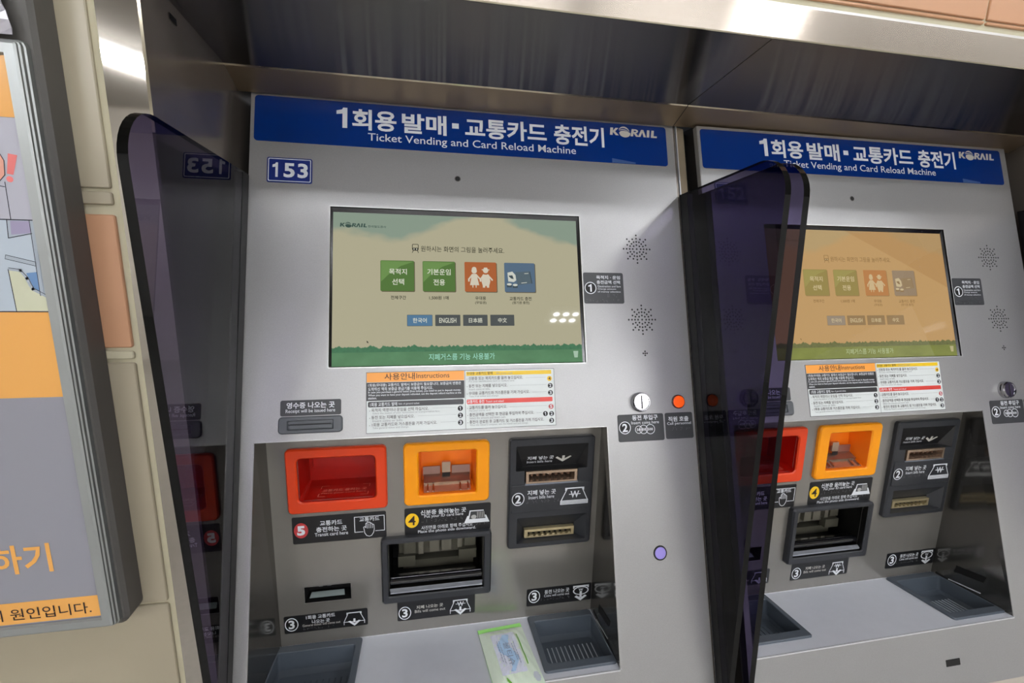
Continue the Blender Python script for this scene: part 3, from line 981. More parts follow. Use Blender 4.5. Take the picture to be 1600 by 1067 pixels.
    b.loft(FACE, [(RR(-.0588, -.0966, .0078, -.0890), .0008), (RR(-.0580, -.0960, .0070, -.0905), .0028)], M_GREY)
    b.flat(FACE, RR(-.0555, -.0900, .0055, -.0884), .0030, M_BLACK)
    b.build('paper_flap', rs)

    # sticker 1 by the screen
    lb = label_part(root, 'fare_selection_label', FACE, (.4422, .1080, .5202, .1662), .0035, M_LABEL)
    b = MB()
    number_disc(b, FACE, .4552, .1370, .0113, D2, '1')
    for s, a, c, vc, h, bo in (('목적지 · 운임', .4674, .5140, .1572, .0068, .016), ('충전금액 선택', .4677, .5135, .1481, .0066, .016), ('Destination and fare', .4696, .5143, .1404, .0040, 0),
                               ('Charge amount', .4693, .5051, .1350, .0040, 0), ('of money selection', .4690, .5136, .1298, .0040, 0)):
        b.text(FACE, s, a, c, vc, h, D2, M_WHITE, bold=bo)
    braille(b, FACE, .4470, .5150, .1132, D1, 3); braille(b, FACE, .4880, .5100, .1228, D1, 4)
    b.build('lettering', lb)

    # loudspeaker perforations, microphone, sparkle
    pat = [(0, 0)] + [(0, s * k) for k in (70, 127, 183, 240) for s in (1, -1)] + [(s * k, 0) for k in (70, 123, 176, 230) for s in (1, -1)]
    for x, y in ((113, 50), (50, 50), (86, 90), (48, 120), (125, 130), (162, 70), (163, 170), (68, 170)):
        pat += [(sx * x, sy * y) for sx in (1, -1) for sy in (1, -1)]
    HR = mat('hole_edge', (120, 119, 117), rough=0.45, metal=0.3)
    for cu, cv in ((.5516, .2133), (.5534, .0778)):
        b = MB()
        for x, y in pat:
            u, v = cu + x * 1.15e-4, cv + y * 1.12e-4
            b.loft(FACE, [(CI(u, v, .0019, 10), 0), (CI(u, v, .0015, 10), .00025)], HR, cap1=M_BLACK)
        b.build('speaker_grille', root)
    b = MB()
    for x, y in ((0, 0), (1, 0), (-1, 0), (0, 1), (0, -1)):
        u, v = .5551 + x * .0037, .0148 + y * .0037
        b.loft(FACE, [(CI(u, v, .0018, 10), 0), (CI(u, v, .0014, 10), .00025)], HR, cap1=M_BLACK)
    b.build('microphone_grille', root)

    # coin slot
    u, v = .5378, -.0740
    b = MB()
    b.loft(FACE, [(CI(u, v, .0176, 40), 0), (CI(u, v, .0176, 40), .004), (CI(u, v, .0168, 40), .006), (CI(u, v, .0168, 40), .009), (CI(u, v, .0152, 40), .0115), (CI(u, v, .0142, 40), .0115), (CI(u, v, .0136, 40), .0100)], M_CHROME)
    cs = b.build('coin_slot', root)
    b = MB()
    b.flat(FACE, RR(u - .0011, v - .0118, u + .0011, v + .0118, .0009, 4), .0103, M_BLACK)
    b.build('slit', cs)

    # call button
    u, v = .6140, -.0758
    b = MB()
    b.loft(FACE, [(CI(u, v, .0127, 32), 0), (CI(u, v, .0127, 32), .0025), (CI(u, v, .0112, 32), .0035)], M_BTNRIM)
    bt = b.build('call_button', root)
    b = MB()
    b.loft(FACE, [(CI(u, v, .0110, 32), .0030), (CI(u, v, .0108, 32), .0046), (CI(u, v, .0098, 32), .0052)], M_BTNORG)
    b.build('button_cap', bt)

    lb = label_part(root, 'coin_label', FACE, (.4933, -.1440, .5826, -.0956), .0035, M_LABEL)
    b = MB()
    number_disc(b, FACE, .5065, -.1190, .0113, D2, '2')
    b.text(FACE, '동전 투입구', .5214, .5711, -.1020, .0092, D2, M_WHITE, bold=.022)
    b.text(FACE, 'Insert coins here', .5193, .5730, -.1108, .0054, D2, M_WHITE, bold=.004)
    for s, cu, r in (('50', .5328, .0072), ('100', .5420, .0082), ('500', .5552, .0090)):
        b.prism(FACE, CI(cu, -.1232, r), D2, D2 + .0001 + r * .02, M_LABEL)
        b.circ_ring(FACE, cu, -.1232, r, .0011, D2 + .0003 + r * .02, M_WHITE)
        b.text(FACE, s, cu - r * .55, cu + r * .55, -.1232, .0045, D2 + .0003 + r * .02, M_WHITE, bold=.02)
    braille(b, FACE, .5205, .5300, -.1150, D1, 9, 1)
    b.build('lettering', lb)
    lb = label_part(root, 'call_label', FACE, (.5856, -.1428, .6408, -.0956), .0035, M_LABEL)
    b = MB()
    b.text(FACE, '직원 호출', .5920, .6324, -.1072, .0092, D2, M_WHITE, bold=.022)
    b.text(FACE, 'Call personnel', .5892, .6370, -.1157, .0062, D2, M_WHITE, bold=.006)
    braille(b, FACE, .5925, .6380, -.1248, D1, 5)
    b.build('lettering', lb)

    # lilac sensor window
    u, v = .5592, -.3392
    b = MB()
    b.loft(FACE, [(CI(u, v, .0128, 32), 0), (CI(u, v, .0124, 32), .0012), (CI(u, v, .0104, 32), .0014)], M_BLACK, cap1=False)
    sw_ = b.build('sensor_window', root)
    b = MB()
    b.loft(FACE, [(CI(u, v, .0104, 32), .0012), (CI(u, v, .0096, 32), .0020)], M_LILAC)
    b.build('window_lens', sw_)

    # small latch slot low on the face
    b = MB()
    b.plate(FACE, .2970, -.5890, .3300, -.5768, .001, 0, .0003, M_BLACK)
    b.build('latch_slot', root)

    # ---- recess fittings
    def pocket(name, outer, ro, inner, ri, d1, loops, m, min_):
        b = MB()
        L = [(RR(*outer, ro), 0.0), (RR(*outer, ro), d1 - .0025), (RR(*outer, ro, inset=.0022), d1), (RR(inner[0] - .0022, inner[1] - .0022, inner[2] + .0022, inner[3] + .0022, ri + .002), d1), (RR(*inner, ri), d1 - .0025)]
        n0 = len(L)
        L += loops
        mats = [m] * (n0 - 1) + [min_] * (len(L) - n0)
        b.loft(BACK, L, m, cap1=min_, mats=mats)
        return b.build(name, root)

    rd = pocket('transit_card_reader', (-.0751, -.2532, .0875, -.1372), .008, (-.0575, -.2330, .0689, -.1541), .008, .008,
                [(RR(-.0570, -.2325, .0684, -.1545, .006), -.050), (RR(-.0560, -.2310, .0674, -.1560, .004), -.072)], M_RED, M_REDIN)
    fl = Frame(BACK(0, -.2322, .004), (1, 0, 0), -BACK.n)          # floor of the pocket
    b = MB()
    for (cu, cv, su, sv) in ((-.0300, .012, 1, 1), (.0530, .012, -1, 1), (-.0300, .050, 1, -1), (.0530, .050, -1, -1)):
        b.stroke(fl, [(cu + su * .012, cv), (cu, cv), (cu, cv + sv * .010)], .0010, .0008, mat('card_mark', (236, 140, 120), rough=.4))
    b.text(fl, '교통카드 올리는 곳', -.0260, .0490, .0330, .0090, .0008, mat('card_mark', (236, 140, 120)), bold=.01)
    b.text(fl, 'Place your card here', -.0260, .0490, .0225, .0060, .0008, mat('card_mark', (236, 140, 120)))
    b.build('card_outline', rd)
    b = MB()
    b.loft(BACK, [(RR(-.050, -.2050, .0620, -.1580, .003), -.0718), (RR(-.048, -.2030, .0600, -.1600, .003), -.066)], M_REDIN)
    b.build('antenna_pad', rd)

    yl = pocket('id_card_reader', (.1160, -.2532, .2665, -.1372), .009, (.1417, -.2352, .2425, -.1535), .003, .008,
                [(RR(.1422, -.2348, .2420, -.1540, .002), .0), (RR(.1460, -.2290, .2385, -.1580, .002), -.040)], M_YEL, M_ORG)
    b = MB()
    sl = Frame(BACK(.1420, -.2335, .002), (1, 0, 0), BACK(0, -.2160, -.038) - BACK(0, -.2335, .002))
    PL = mat('id_holder_plate', (150, 132, 118), rough=.25, metal=.8)
    b.box(sl, .008, .001, .092, .018, 0, .0018, M_BRONZE)
    b.box(sl, .008, .018, .092, .040, .0, .0060, PL)
    for x in (.014, .024, .072, .086):
        b.box(sl, x, .002, x + .0022, .016, .0018, .0050, M_CHROME)
    idh = Frame(BACK(0, -.2160, -.030), (1, 0, 0), BACK.v)
    b.box(idh, .1490, .0, .1800, .0180, -.002, .0, mat('id_holder_wing', (172, 140, 130), rough=.3, metal=.7))
    b.box(idh, .2010, .0, .2350, .0180, -.002, .0, mat('id_holder_wing', (172, 140, 130), rough=.3, metal=.7))
    b.build('card_holder', yl)
    b = MB()
    b.box(idh, .1830, .008, .1985, .0280, .0, .006, M_BRONZE)
    b.flat(idh, RR(.1835, -.008, .1980, .0078), .0066, M_BLACK)
    b.build('holder_tab', yl)

    # label 5
    lb = label_part(root, 'transit_card_label', BACK, (-.0722, -.3128, .0838, -.2622), .003, M_LABELD)
    b = MB()
    b.prism(BACK, CI(-.0580, -.2874, .0115, ry=.0142), D2, D2 + .0001, M_NUM5)
    b.text(BACK, '5', -.0645, -.0515, -.2874, .0180, D2 + .0002, M_WHITE, bold=.05)
    b.text(BACK, '교통카드', -.0269, .0098, -.2764, .0094, D2, M_WHITE, bold=.02)
    b.text(BACK, '충전하는 곳', -.0335, .0169, -.2883, .0096, D2, M_WHITE, bold=.02)
    b.text(BACK, 'Transit card here', -.0364, .0187, -.2976, .0066, D2, M_WHITE, bold=.008)
    b.stroke(BACK, [(.0440, -.2988), (.0302, -.2988), (.0302, -.2700), (.0806, -.2700), (.0806, -.2988), (.0655, -.2988)], .0012, D2, M_WHITE)
    b.text(BACK, '교통카드', .0386, .0722, -.2752, .0084, D2, M_WHITE, bold=.016)
    hand = [(.0500, -.2985), (.0462, -.2960), (.0452, -.2900), (.0472, -.2886), (.0485, -.2912), (.0490, -.2912), (.0490, -.2835), (.0500, -.2822), (.0512, -.2835), (.0514, -.2815), (.0527, -.2800), (.0540, -.2815),
            (.0542, -.2820), (.0556, -.2806), (.0568, -.2820), (.0570, -.2840), (.0582, -.2828), (.0596, -.2842), (.0605, -.2862), (.0618, -.2855), (.0628, -.2868), (.0632, -.2950), (.0620, -.3010), (.0585, -.3068), (.0545, -.3082), (.0500, -.3065), (.0468, -.3010), (.0462, -.2960)]
    poly(b, BACK, hand[1:], D2 + .0002, M_LABELD)
    b.stroke(BACK, hand[1:], .0011, D2 + .0004, M_WHITE)
    for x in (.0514, .0542, .0570, .0600):
        b.stroke(BACK, [(x, -.2840), (x, -.2925)], .0009, D2 + .0004, M_WHITE)
    b.build('lettering', lb)

    # label 4
    lb = label_part(root, 'id_card_label', BACK, (.1156, -.3138, .2709, -.2612), .003, M_LABELD)
    b = MB()
    b.prism(BACK, CI(.1288, -.2852, .0118, ry=.0140), D2, D2 + .0001, M_NUM4)
    b.text(BACK, '4', .1222, .1350, -.2852, .0180, D2 + .0002, M_INK, bold=.01)
    b.text(BACK, '신분증 올려놓는 곳', .1438, .2256, -.2712, .0096, D2, M_WHITE, bold=.016)
    b.text(BACK, 'Put your ID card here', .1505, .2203, -.2798, .0072, D2, M_WHITE, bold=.008)
    b.text(BACK, '사진면을 아래로 향해 주십시오', .1448, .2377, -.3010, .0078, D2, M_WHITE, bold=.008)
    b.text(BACK, 'Place the photo side downward.', .1388, .2435, -.3090, .0072, D2, M_WHITE, bold=.008)
    braille(b, BACK, .1460, .2200, -.2878, D1, 11); braille(b, BACK, .2450, .2640, -.3010, D1, 12, 2)
    q = lambda x, y: (.2217 + x * .0472, -.2992 + y * .0263)
    poly(b, BACK, [q(0, .0), q(1, .0), q(.86, .55), q(.8, .55), q(.76, .95), q(.22, .95), q(.18, .55), q(.13, .55)], D2, M_WHITE)
    poly(b, BACK, [q(.2, .30), q(.84, .30), q(.77, .88), q(.26, .88)], D2 + .0002, M_LABEL)
    poly(b, BACK, CI(*q(.38, .46), .0050, 14, ry=.0042), D2 + .0004, mat('icon_grey', (176, 176, 174)))
    for k in range(5):
        b.stroke(BACK, [q(.52 + k * .062, .82), q(.53 + k * .066, .38)], .0012, D2 + .0004, mat('icon_grey', (176, 176, 174)))
    b.build('lettering', lb)

    # banknote acceptor
    V0, V1, U0, U1, DV = -.3550, -.1373, .3026, .4635, .010
    R1_ = (.3144, -.1990, .4503, -.1508); R2_ = (.3189, -.3449, .4536, -.2925); SH = (.3310, -.2244, .4330, -.1990)
    b = MB()
    b.loft(BACK, [(RR(U0, V0, U1, V1, .006), 0), (RR(U0, V0, U1, V1, .006), DV - .002), (RR(U0, V0, U1, V1, .006, inset=.002), DV)], M_CHAR, cap1=False)
    # front face between the rounded rim and the openings
    op = [R1_, R2_, SH]
    b.holes(BACK, (U0 + .004, V0 + .004, U1 - .004, V1 - .004), op, DV, M_CHAR)
    n = 5
    b.ring(BACK, RR(U0, V0, U1, V1, .006, inset=.002), RR(U0 + .004, V0 + .004, U1 - .004, V1 - .004, .0003), DV, M_CHAR)
    I1 = (.3300, -.1985, .4340, -.1960)
    b.loft(BACK, [(RR(*R1_), DV), (RR(*I1), -.006)], M_CHARD, cap1=M_BLACK)
    b.loft(BACK, [(RR(*SH), DV), (RR(*SH), -.030)], M_BLACK, cap1=M_BLACK)
    I2 = (.3340, -.3435, .4365, -.3215)
    b.loft(BACK, [(RR(*R2_), DV), (RR(*I2), -.010)], M_CHAR, cap1=M_BLACK)
    b.loft(BACK, [(RR(.3070, -.2806, .4590, -.2262, .003), DV), (RR(.3070, -.2806, .4590, -.2262, .003), DV + .0012), (RR(.3076, -.2800, .4584, -.2268, .003), DV + .0016)], M_CHAR)
    b.face([BACK(.3310, -.2262, DV + .0002), BACK(.3330, -.2262, DV + .003), BACK(.4310, -.2262, DV + .003), BACK(.4330, -.2262, DV + .0002)], M_CHROME)
    b.box(BACK, .3315, -.2262, .4325, -.2236, DV - .002, DV + .0025, mat('slot_sill', (150, 156, 168), rough=.2, metal=.6))
    va = b.build('banknote_acceptor', root)
    # upper slot of bronze metal
    b = MB()
    so = RR(.3335, -.2230, .4305, -.1998); si = RR(.3385, -.2200, .4255, -.2045)
    b.loft(BACK, [(so, -.020), (so, .0125), (si, .0125), (si, -.018)], M_BRONZE, cap1=M_SLOTIN)
    for k in range(7):
        u = .3440 + k * .0118
        b.loft(BACK, [(RR(u, -.2185, u + .0062, -.2075), -.017), (RR(u + .001, -.2160, u + .0052, -.2080), -.002)], mat('slot_teeth', (112, 84, 66), rough=.35, metal=.4))
    b.box(BACK, .3720, -.2052, .3810, -.2030, -.01, .0135, M_BRONZE)
    b.build('upper_note_slot', va)
    b = MB()
    so = RR(.3365, -.3420, .4345, -.3250); si = RR(.3430, -.3392, .4290, -.3300)
    b.loft(BACK, [(so, -.012), (so, -.002), (si, -.002), (si, -.010)], M_BRASS, cap1=M_SLOTIN)
    for k in range(8):
        u = .3480 + k * .0106
        b.box(BACK, u, -.3388, u + .0052, -.3355, -.0095, -.0005, M_BRASS)
    b.build('lower_note_slot', va)
    b = MB()
    e = DV + .0018
    number_disc(b, BACK, .3196, -.2529, .0118, e, '2', ratio=1.10)
    b.text(BACK, '지폐 넣는 곳', .3369, .3909, -.2419, .0098, e, M_WHITE, bold=.016)
    b.text(BACK, 'Insert bills here', .3394, .3880, -.2514, .0066, e, M_WHITE, bold=.004)
    braille(b, BACK, .3360, .3960, -.2600, DV + .0016, 21)
    note_icon(b, BACK, .3994, -.2705, .4555, -.2366, e, None)
    b.build('lettering', va)
    b = MB()
    sl = Frame(BACK(0, -.1508, DV), (1, 0, 0), BACK(0, -.1508, DV) - BACK(0, -.1960, -.006))   # slope of the funnel, v negative downwards
    b.text(sl, '지폐 넣는 곳', .3374, .3875, -.0300, .0085, .0005, M_WHITE, bold=.016)
    b.text(sl, 'Insert bills here', .3374, .3855, -.0392, .0056, .0005, M_WHITE)
    q = lambda x, y: (.3910 + x * .0310, -.0425 + y * .0150)
    poly(b, sl, [q(.42, 1), q(.58, 1), q(.58, .3), q(.42, .3)], .0005, M_SILVERTXT)
    poly(b, sl, [q(0, .70), q(.10, .90), q(.46, .38), q(.92, .95), q(1, .80), q(.48, .0)], .0006, M_SILVERTXT)
    b.build('lettering', va)

    # banknote outlet
    bo = (.0740, -.4406, .2719, -.3127); bi = (.0862, -.4250, .2579, -.3211)
    b = MB()
    dk = mat('outlet_pocket', (8, 8, 8), rough=.35)
    L = [(RR(*bo, .006), 0), (RR(*bo, .006), .010), (RR(*bo, .006, inset=.003), .014), (RR(bi[0] - .0015, bi[1] - .0015, bi[2] + .0015, bi[3] + .0015, .003), .014), (RR(*bi, .002), .012), (RR(*bi, .002), -.100)]
    b.loft(BACK, L, M_CHAR, cap1=dk, mats=[M_CHAR] * 4 + [dk])
    ol = b.build('banknote_outlet', root)
    b = MB()
    for u0, u1, v0, v1, d0, d1 in ((.1010, .2500, -.3900, -.3500, -.075, -.056), (.1000, .1320, -.4080, -.3860, -.060, -.044), (.2160, .2500, -.4020, -.3820, -.060, -.044), (.1080, .2460, -.4330, -.4080, -.085, -.062)):
        b.box(BACK, u0, v0, u1, v1, d0, d1, M_MECH)
    ML = mat('mechanism_light', (120, 117, 104), rough=.35, metal=.4)
    for u0, u1, v0, v1, m_ in ((.1105, .1330, -.3820, -.3560, M_MECH), (.1600, .1780, -.3820, -.3560, ML), (.1825, .2010, -.3810, -.3560, ML), (.2270, .2480, -.3760, -.3560, M_MECH), (.1385, .1478, -.3850, -.3560, ML), (.2130, .2220, -.3780, -.3560, ML)):
        b.box(BACK, u0, v0, u1, v1, -.056, -.046, m_)
    b.build('note_mechanism', ol)
    b = MB()
    b.tube(BACK, .0880, .2560, -.4085, -.006, .0062, mat('roller_black', (14, 14, 18), rough=.1, spec=.8), n=24)
    b.box(BACK, .0885, -.4035, .2555, -.4010, -.016, -.010, M_CHROME)
    b.build('roller', ol)
    b = MB()
    b.loft(BACK, [(RR(.0868, -.4248, .2573, -.4175), .002), (RR(.0885, -.4230, .2556, -.4200), .009)], mat('outlet_sill', (176, 180, 188), rough=.18, metal=.5))
    b.build('sill', ol)
    lb = label_part(root, 'banknote_outlet_label', BACK, (.0994, -.4880, .2432, -.4440), .003, M_LABELD)
    b = MB()
    number_disc(b, BACK, .1128, -.4718, .0114, D2, '3', ratio=1.2)
    b.text(BACK, '지폐 나오는 곳', .1341, .1831, -.4628, .0072, D2, M_SILVERTXT, bold=.016)
    b.text(BACK, 'Bills will come out', .1310, .1872, -.4712, .0058, D2, M_SILVERTXT)
    note_icon(b, BACK, .1945, -.4880, .2364, -.4557, D2, 'note')
    b.build('lettering', lb)

    # single-ticket slot
    b = MB()
    ts_ = (-.0590, -.4285, .0194, -.3975)
    b.loft(BACK, [(RR(*ts_), .0006), (RR(*ts_), -.030)], M_BLACK, cap1=M_BLACK)
    b.ring(BACK, RR(-.0598, -.4300, .0202, -.3969), RR(*ts_), .0007, mat('slot_rim', (150, 148, 144), rough=.3, metal=.6))
    tk = b.build('ticket_slot', root)
    b = MB()
    b.face([BACK(-.0525, -.4235, -.004), BACK(.0075, -.4235, -.004), BACK(.0055, -.4190, -.014), BACK(-.0505, -.4190, -.014)], mat('ticket_flap', (130, 140, 138), rough=.35))
    b.box(BACK, -.0540, -.4020, .0165, -.4008, -.012, -.008, M_GREY)
    for u in (-.036, -.022):
        b.box(BACK, u, -.4040, u + .0065, -.4008, -.012, -.006, M_GREY)
    b.build('flap', tk)
    lb = label_part(root, 'ticket_outlet_label', BACK, (-.0965, -.4868, .0465, -.4520), .003, M_LABELD)
    b = MB()
    number_disc(b, BACK, -.0837, -.4689, .0112, D2, '3', ratio=1.2)
    b.text(BACK, '1회용 교통카드', -.0592, -.0100, -.4580, .0078, D2, M_WHITE, bold=.016)
    b.text(BACK, '나오는 곳', -.0497, -.0194, -.4676, .0076, D2, M_WHITE, bold=.016)
    b.text(BACK, 'General ticket will come out', -.0657, -.0014, -.4737, .0048, D2, M_SILVERTXT)
    braille(b, BACK, -.0640, -.0080, -.4800, D1, 31, 2)
    note_icon(b, BACK, .0030, -.4850, .0426, -.4570, D2, 'ticket')
    b.build('lettering', lb)

    # coin outlet label
    lb = label_part(root, 'coin_outlet_label', BACK, (.3445, -.4892, .4768, -.4512), .003, M_LABELD)
    b = MB()
    number_disc(b, BACK, .3596, -.4684, .0116, D2, '3', ratio=1.2)
    b.text(BACK, '동전 나오는 곳', .3804, .4305, -.4612, .0088, D2, M_WHITE, bold=.016)
    b.text(BACK, 'Coins will come out', .3795, .4307, -.4694, .0056, D2, M_WHITE)
    braille(b, BACK, .3740, .4350, -.4770, D1, 41)
    coin_icon(b, BACK, .4379, -.4880, .4718, -.4544, D2)
    b.build('lettering', lb)
    return root


def number_small(b, u, v, s, m_disc, m_txt, d):
    r = .0044
    poly(b, FACE, CI(u, v, r, 14), d, m_disc)
    w = r * .95
    if s == '1':
        one(b, FACE, u - r * .36, v - r * .66, u + r * .2, v + r * .66, d + .0002, m_txt)
        return
    b.text(FACE, s, u - w / 2, u + w / 2, v, r * 1.35, d + .0002, m_txt, bold=.02, res=2)


def display_material(name, sky, cloud, meadow, hedge, warm=None):
    """the picture a screen shows: pale sky, teal clouds in the upper corners, hedge line and meadow"""
    m = MATS.get(name) or bpy.data.materials.new(name)
    MATS[name] = m
    m.use_nodes = True
    nt = m.node_tree
    b = nt.nodes['Principled BSDF']
    b.inputs['Base Color'].default_value = (0.002, 0.002, 0.002, 1)
    b.inputs['Roughness'].default_value = 0.03
    N = nt.nodes.new; Lk = nt.links.new
    tc = N('ShaderNodeTexCoord')
    sp = N('ShaderNodeSeparateXYZ')
    Lk(tc.outputs['Generated'], sp.inputs[0])

    def math_(op, a, c, clamp=False):
        n = N('ShaderNodeMath'); n.operation = op; n.use_clamp = clamp
        for i, x in enumerate((a, c)):
            if isinstance(x, (int, float)):
                n.inputs[i].default_value = x
            elif x is not None:
                Lk(x, n.inputs[i])
        return n.outputs[0]

    def noise_(sx, sy, detail=3.0):
        mp = N('ShaderNodeMapping'); mp.inputs['Scale'].default_value = (sx, sy, sy)
        n = N('ShaderNodeTexNoise'); n.inputs['Scale'].default_value = 1.0; n.inputs['Detail'].default_value = detail
        Lk(tc.outputs['Generated'], mp.inputs[0]); Lk(mp.outputs[0], n.inputs['Vector'])
        return n.outputs['Fac']

    def mix_(f, a, c):
        n = N('ShaderNodeMix'); n.data_type = 'RGBA'
        if isinstance(f, (int, float)):
            n.inputs[0].default_value = f
        else:
            Lk(f, n.inputs[0])
        for i, x in ((6, a), (7, c)):
            if isinstance(x, tuple):
                n.inputs[i].default_value = x
            else:
                Lk(x, n.inputs[i])
        return n.outputs[2]
    u, v = sp.outputs['X'], sp.outputs['Z']
    # clouds: upper-left and upper-right corners
    left = math_('MINIMUM', math_('SUBTRACT', 0.42, u), 0.16)
    right = math_('SUBTRACT', u, 0.80)
    lr = math_('MAXIMUM', left, math_('MULTIPLY', right, 1.0))
    c = math_('ADD', math_('MULTIPLY', lr, 0.90), math_('MULTIPLY', math_('SUBTRACT', v, 0.91), 1.6))
    c = math_('ADD', c, math_('MULTIPLY', math_('SUBTRACT', noise_(4, 3), 0.5), 0.38))
    cm = math_('MULTIPLY', c, 14.0, True)
    col = mix_(math_('MULTIPLY', cm, 0.65), lin(sky), lin(cloud))
    if warm:
        # diagonal facet painted in for the reflection on this screen
        f = math_('MULTIPLY', math_('GREATER_THAN', math_('ADD', math_('MULTIPLY', u, 0.8), v), 1.35), 0.35)
        col = mix_(f, col, lin(warm))
    # hedge
    hl = math_('ADD', 0.115, math_('MULTIPLY', math_('SUBTRACT', noise_(60, 1, 4), 0.35), 0.055))
    hm = math_('MULTIPLY', math_('SUBTRACT', hl, v), 220.0, True)
    hc = mix_(noise_(90, 40), lin(hedge), lin(tuple(x * 1.35 for x in hedge)))
    col = mix_(hm, col, hc)
    gm = math_('MULTIPLY', math_('SUBTRACT', 0.088, v), 300.0, True)
    gc = mix_(noise_(14, 10), lin(tuple(x * 0.86 for x in meadow)), lin(tuple(min(255, x * 1.1) for x in meadow)))
    col = mix_(gm, col, gc)
    Lk(col, b.inputs['Emission Color'])
    b.inputs['Emission Strength'].default_value = SCREEN
    return m


def number_plate(root, digits, place):
    """blue plate with a white border line and the machine number"""
    b = MB()
    b.plate(FACE, -.1008, .3110, -.0296, .3548, .003, 0, .0010, M_BLUE2, bev=.0002)
    p = b.build('number_plate', root)
    b = MB()
    o = RR(-.0988, .3130, -.0316, .3528, .002, 3); i_ = RR(-.0976, .3142, -.0328, .3516, .0015, 3)
    b.ring(FACE, o, i_, .0013, M_WHITE)
    one(b, FACE, -.0920, .3202, -.0835, .3456, .0013, M_WHITE)
    b.text(FACE, digits[1:], -.0745, -.0362, .3329, .0258, .0013, M_WHITE, bold=.03, spacing=1.1)
    b.build('digits', p)
    return p


def children(o):
    return [c for c in bpy.data.objects if c.parent == o]


def copy_tree(o, parent=None):
    kids = children(o)
    c = o.copy()
    COL.objects.link(c)
    c.parent = parent
    for k in kids:
        copy_tree(k, c)
    return c


m1 = make_machine()
tag(m1, 'grey ticket vending machine numbered 153 with a pale cream screen, left of the two', 'ticket machine', 'ticket vending machines in the niche')
m2 = copy_tree(m1)
tag(m2, 'grey ticket vending machine numbered 152 with an amber tinted screen, right of the two', 'ticket machine', 'ticket vending machines in the niche')
number_plate(m1, '153', None)
number_plate(m2, '152', None)

# the right machine stands a little proud of the left one and slightly out of true
R2 = Euler((-0.0004, -0.0059, 0.0017), 'XYZ').to_matrix().to_4x4()
m2.matrix_world = Matrix.Translation(UP) @ Matrix.Translation((0.8195, -0.0159, -0.0006)) @ R2 @ Matrix.Translation(-UP) @ Matrix.Translation(ROOT)

# its screen shows the same page, amber view shift and haze mixed into the colours: materials of the display on the object, not the shared mesh
warmed = {}


def warm_version(m):
    if m.name in warmed:
        return warmed[m.name]
    if m.name == 'display_picture':
        w = display_material('display_picture_amber', (174, 140, 94), (160, 142, 104), (118, 124, 66), (84, 86, 54), warm=(150, 110, 66))
    elif m.name.startswith('pixel_'):
        src = m.node_tree.nodes['Principled BSDF'].inputs['Emission Color'].default_value
        w = m.copy(); w.name = m.name + '_amber'
        base = lin((176, 138, 88))
        w.node_tree.nodes['Principled BSDF'].inputs['Emission Color'].default_value = tuple(src[i] * 0.5 * (1.05, 1.0, .8)[i] + base[i] * 0.5 for i in range(3)) + (1,)
    else:
        w = m
    warmed[m.name] = w
    return w


for part in children(m2):
    if part.name.startswith('touch_screen'):
        for s in children(part):
            for slot in s.material_slots:
                w = warm_version(slot.material)
                slot.link = 'OBJECT'
                slot.material = w


# ------------------------------------------------------------------ purple privacy screens
def round_corner(pts, idx, r, n=8):
    p = Vector(pts[idx]); a = Vector(pts[idx - 1]); c = Vector(pts[(idx + 1) % len(pts)])
    da = (a - p).normalized(); dc = (c - p).normalized()
    ang = da.angle(dc); t = r / math.tan(ang / 2)
    s = p + da * t; e = p + dc * t
    cen = p + (da + dc).normalized() * (r / sin(ang / 2))
    out = []
    v0 = s - cen; v1 = e - cen
    a0 = math.atan2(v0.y, v0.x); a1 = math.atan2(v1.y, v1.x)
    dlt = (a1 - a0 + pi) % (2 * pi) - pi
    for i in range(n + 1):
        q = a0 + dlt * i / n
        out.append((cen.x + r * cos(q), cen.y + r * sin(q)))
    return pts[:idx] + out + pts[idx + 1:]


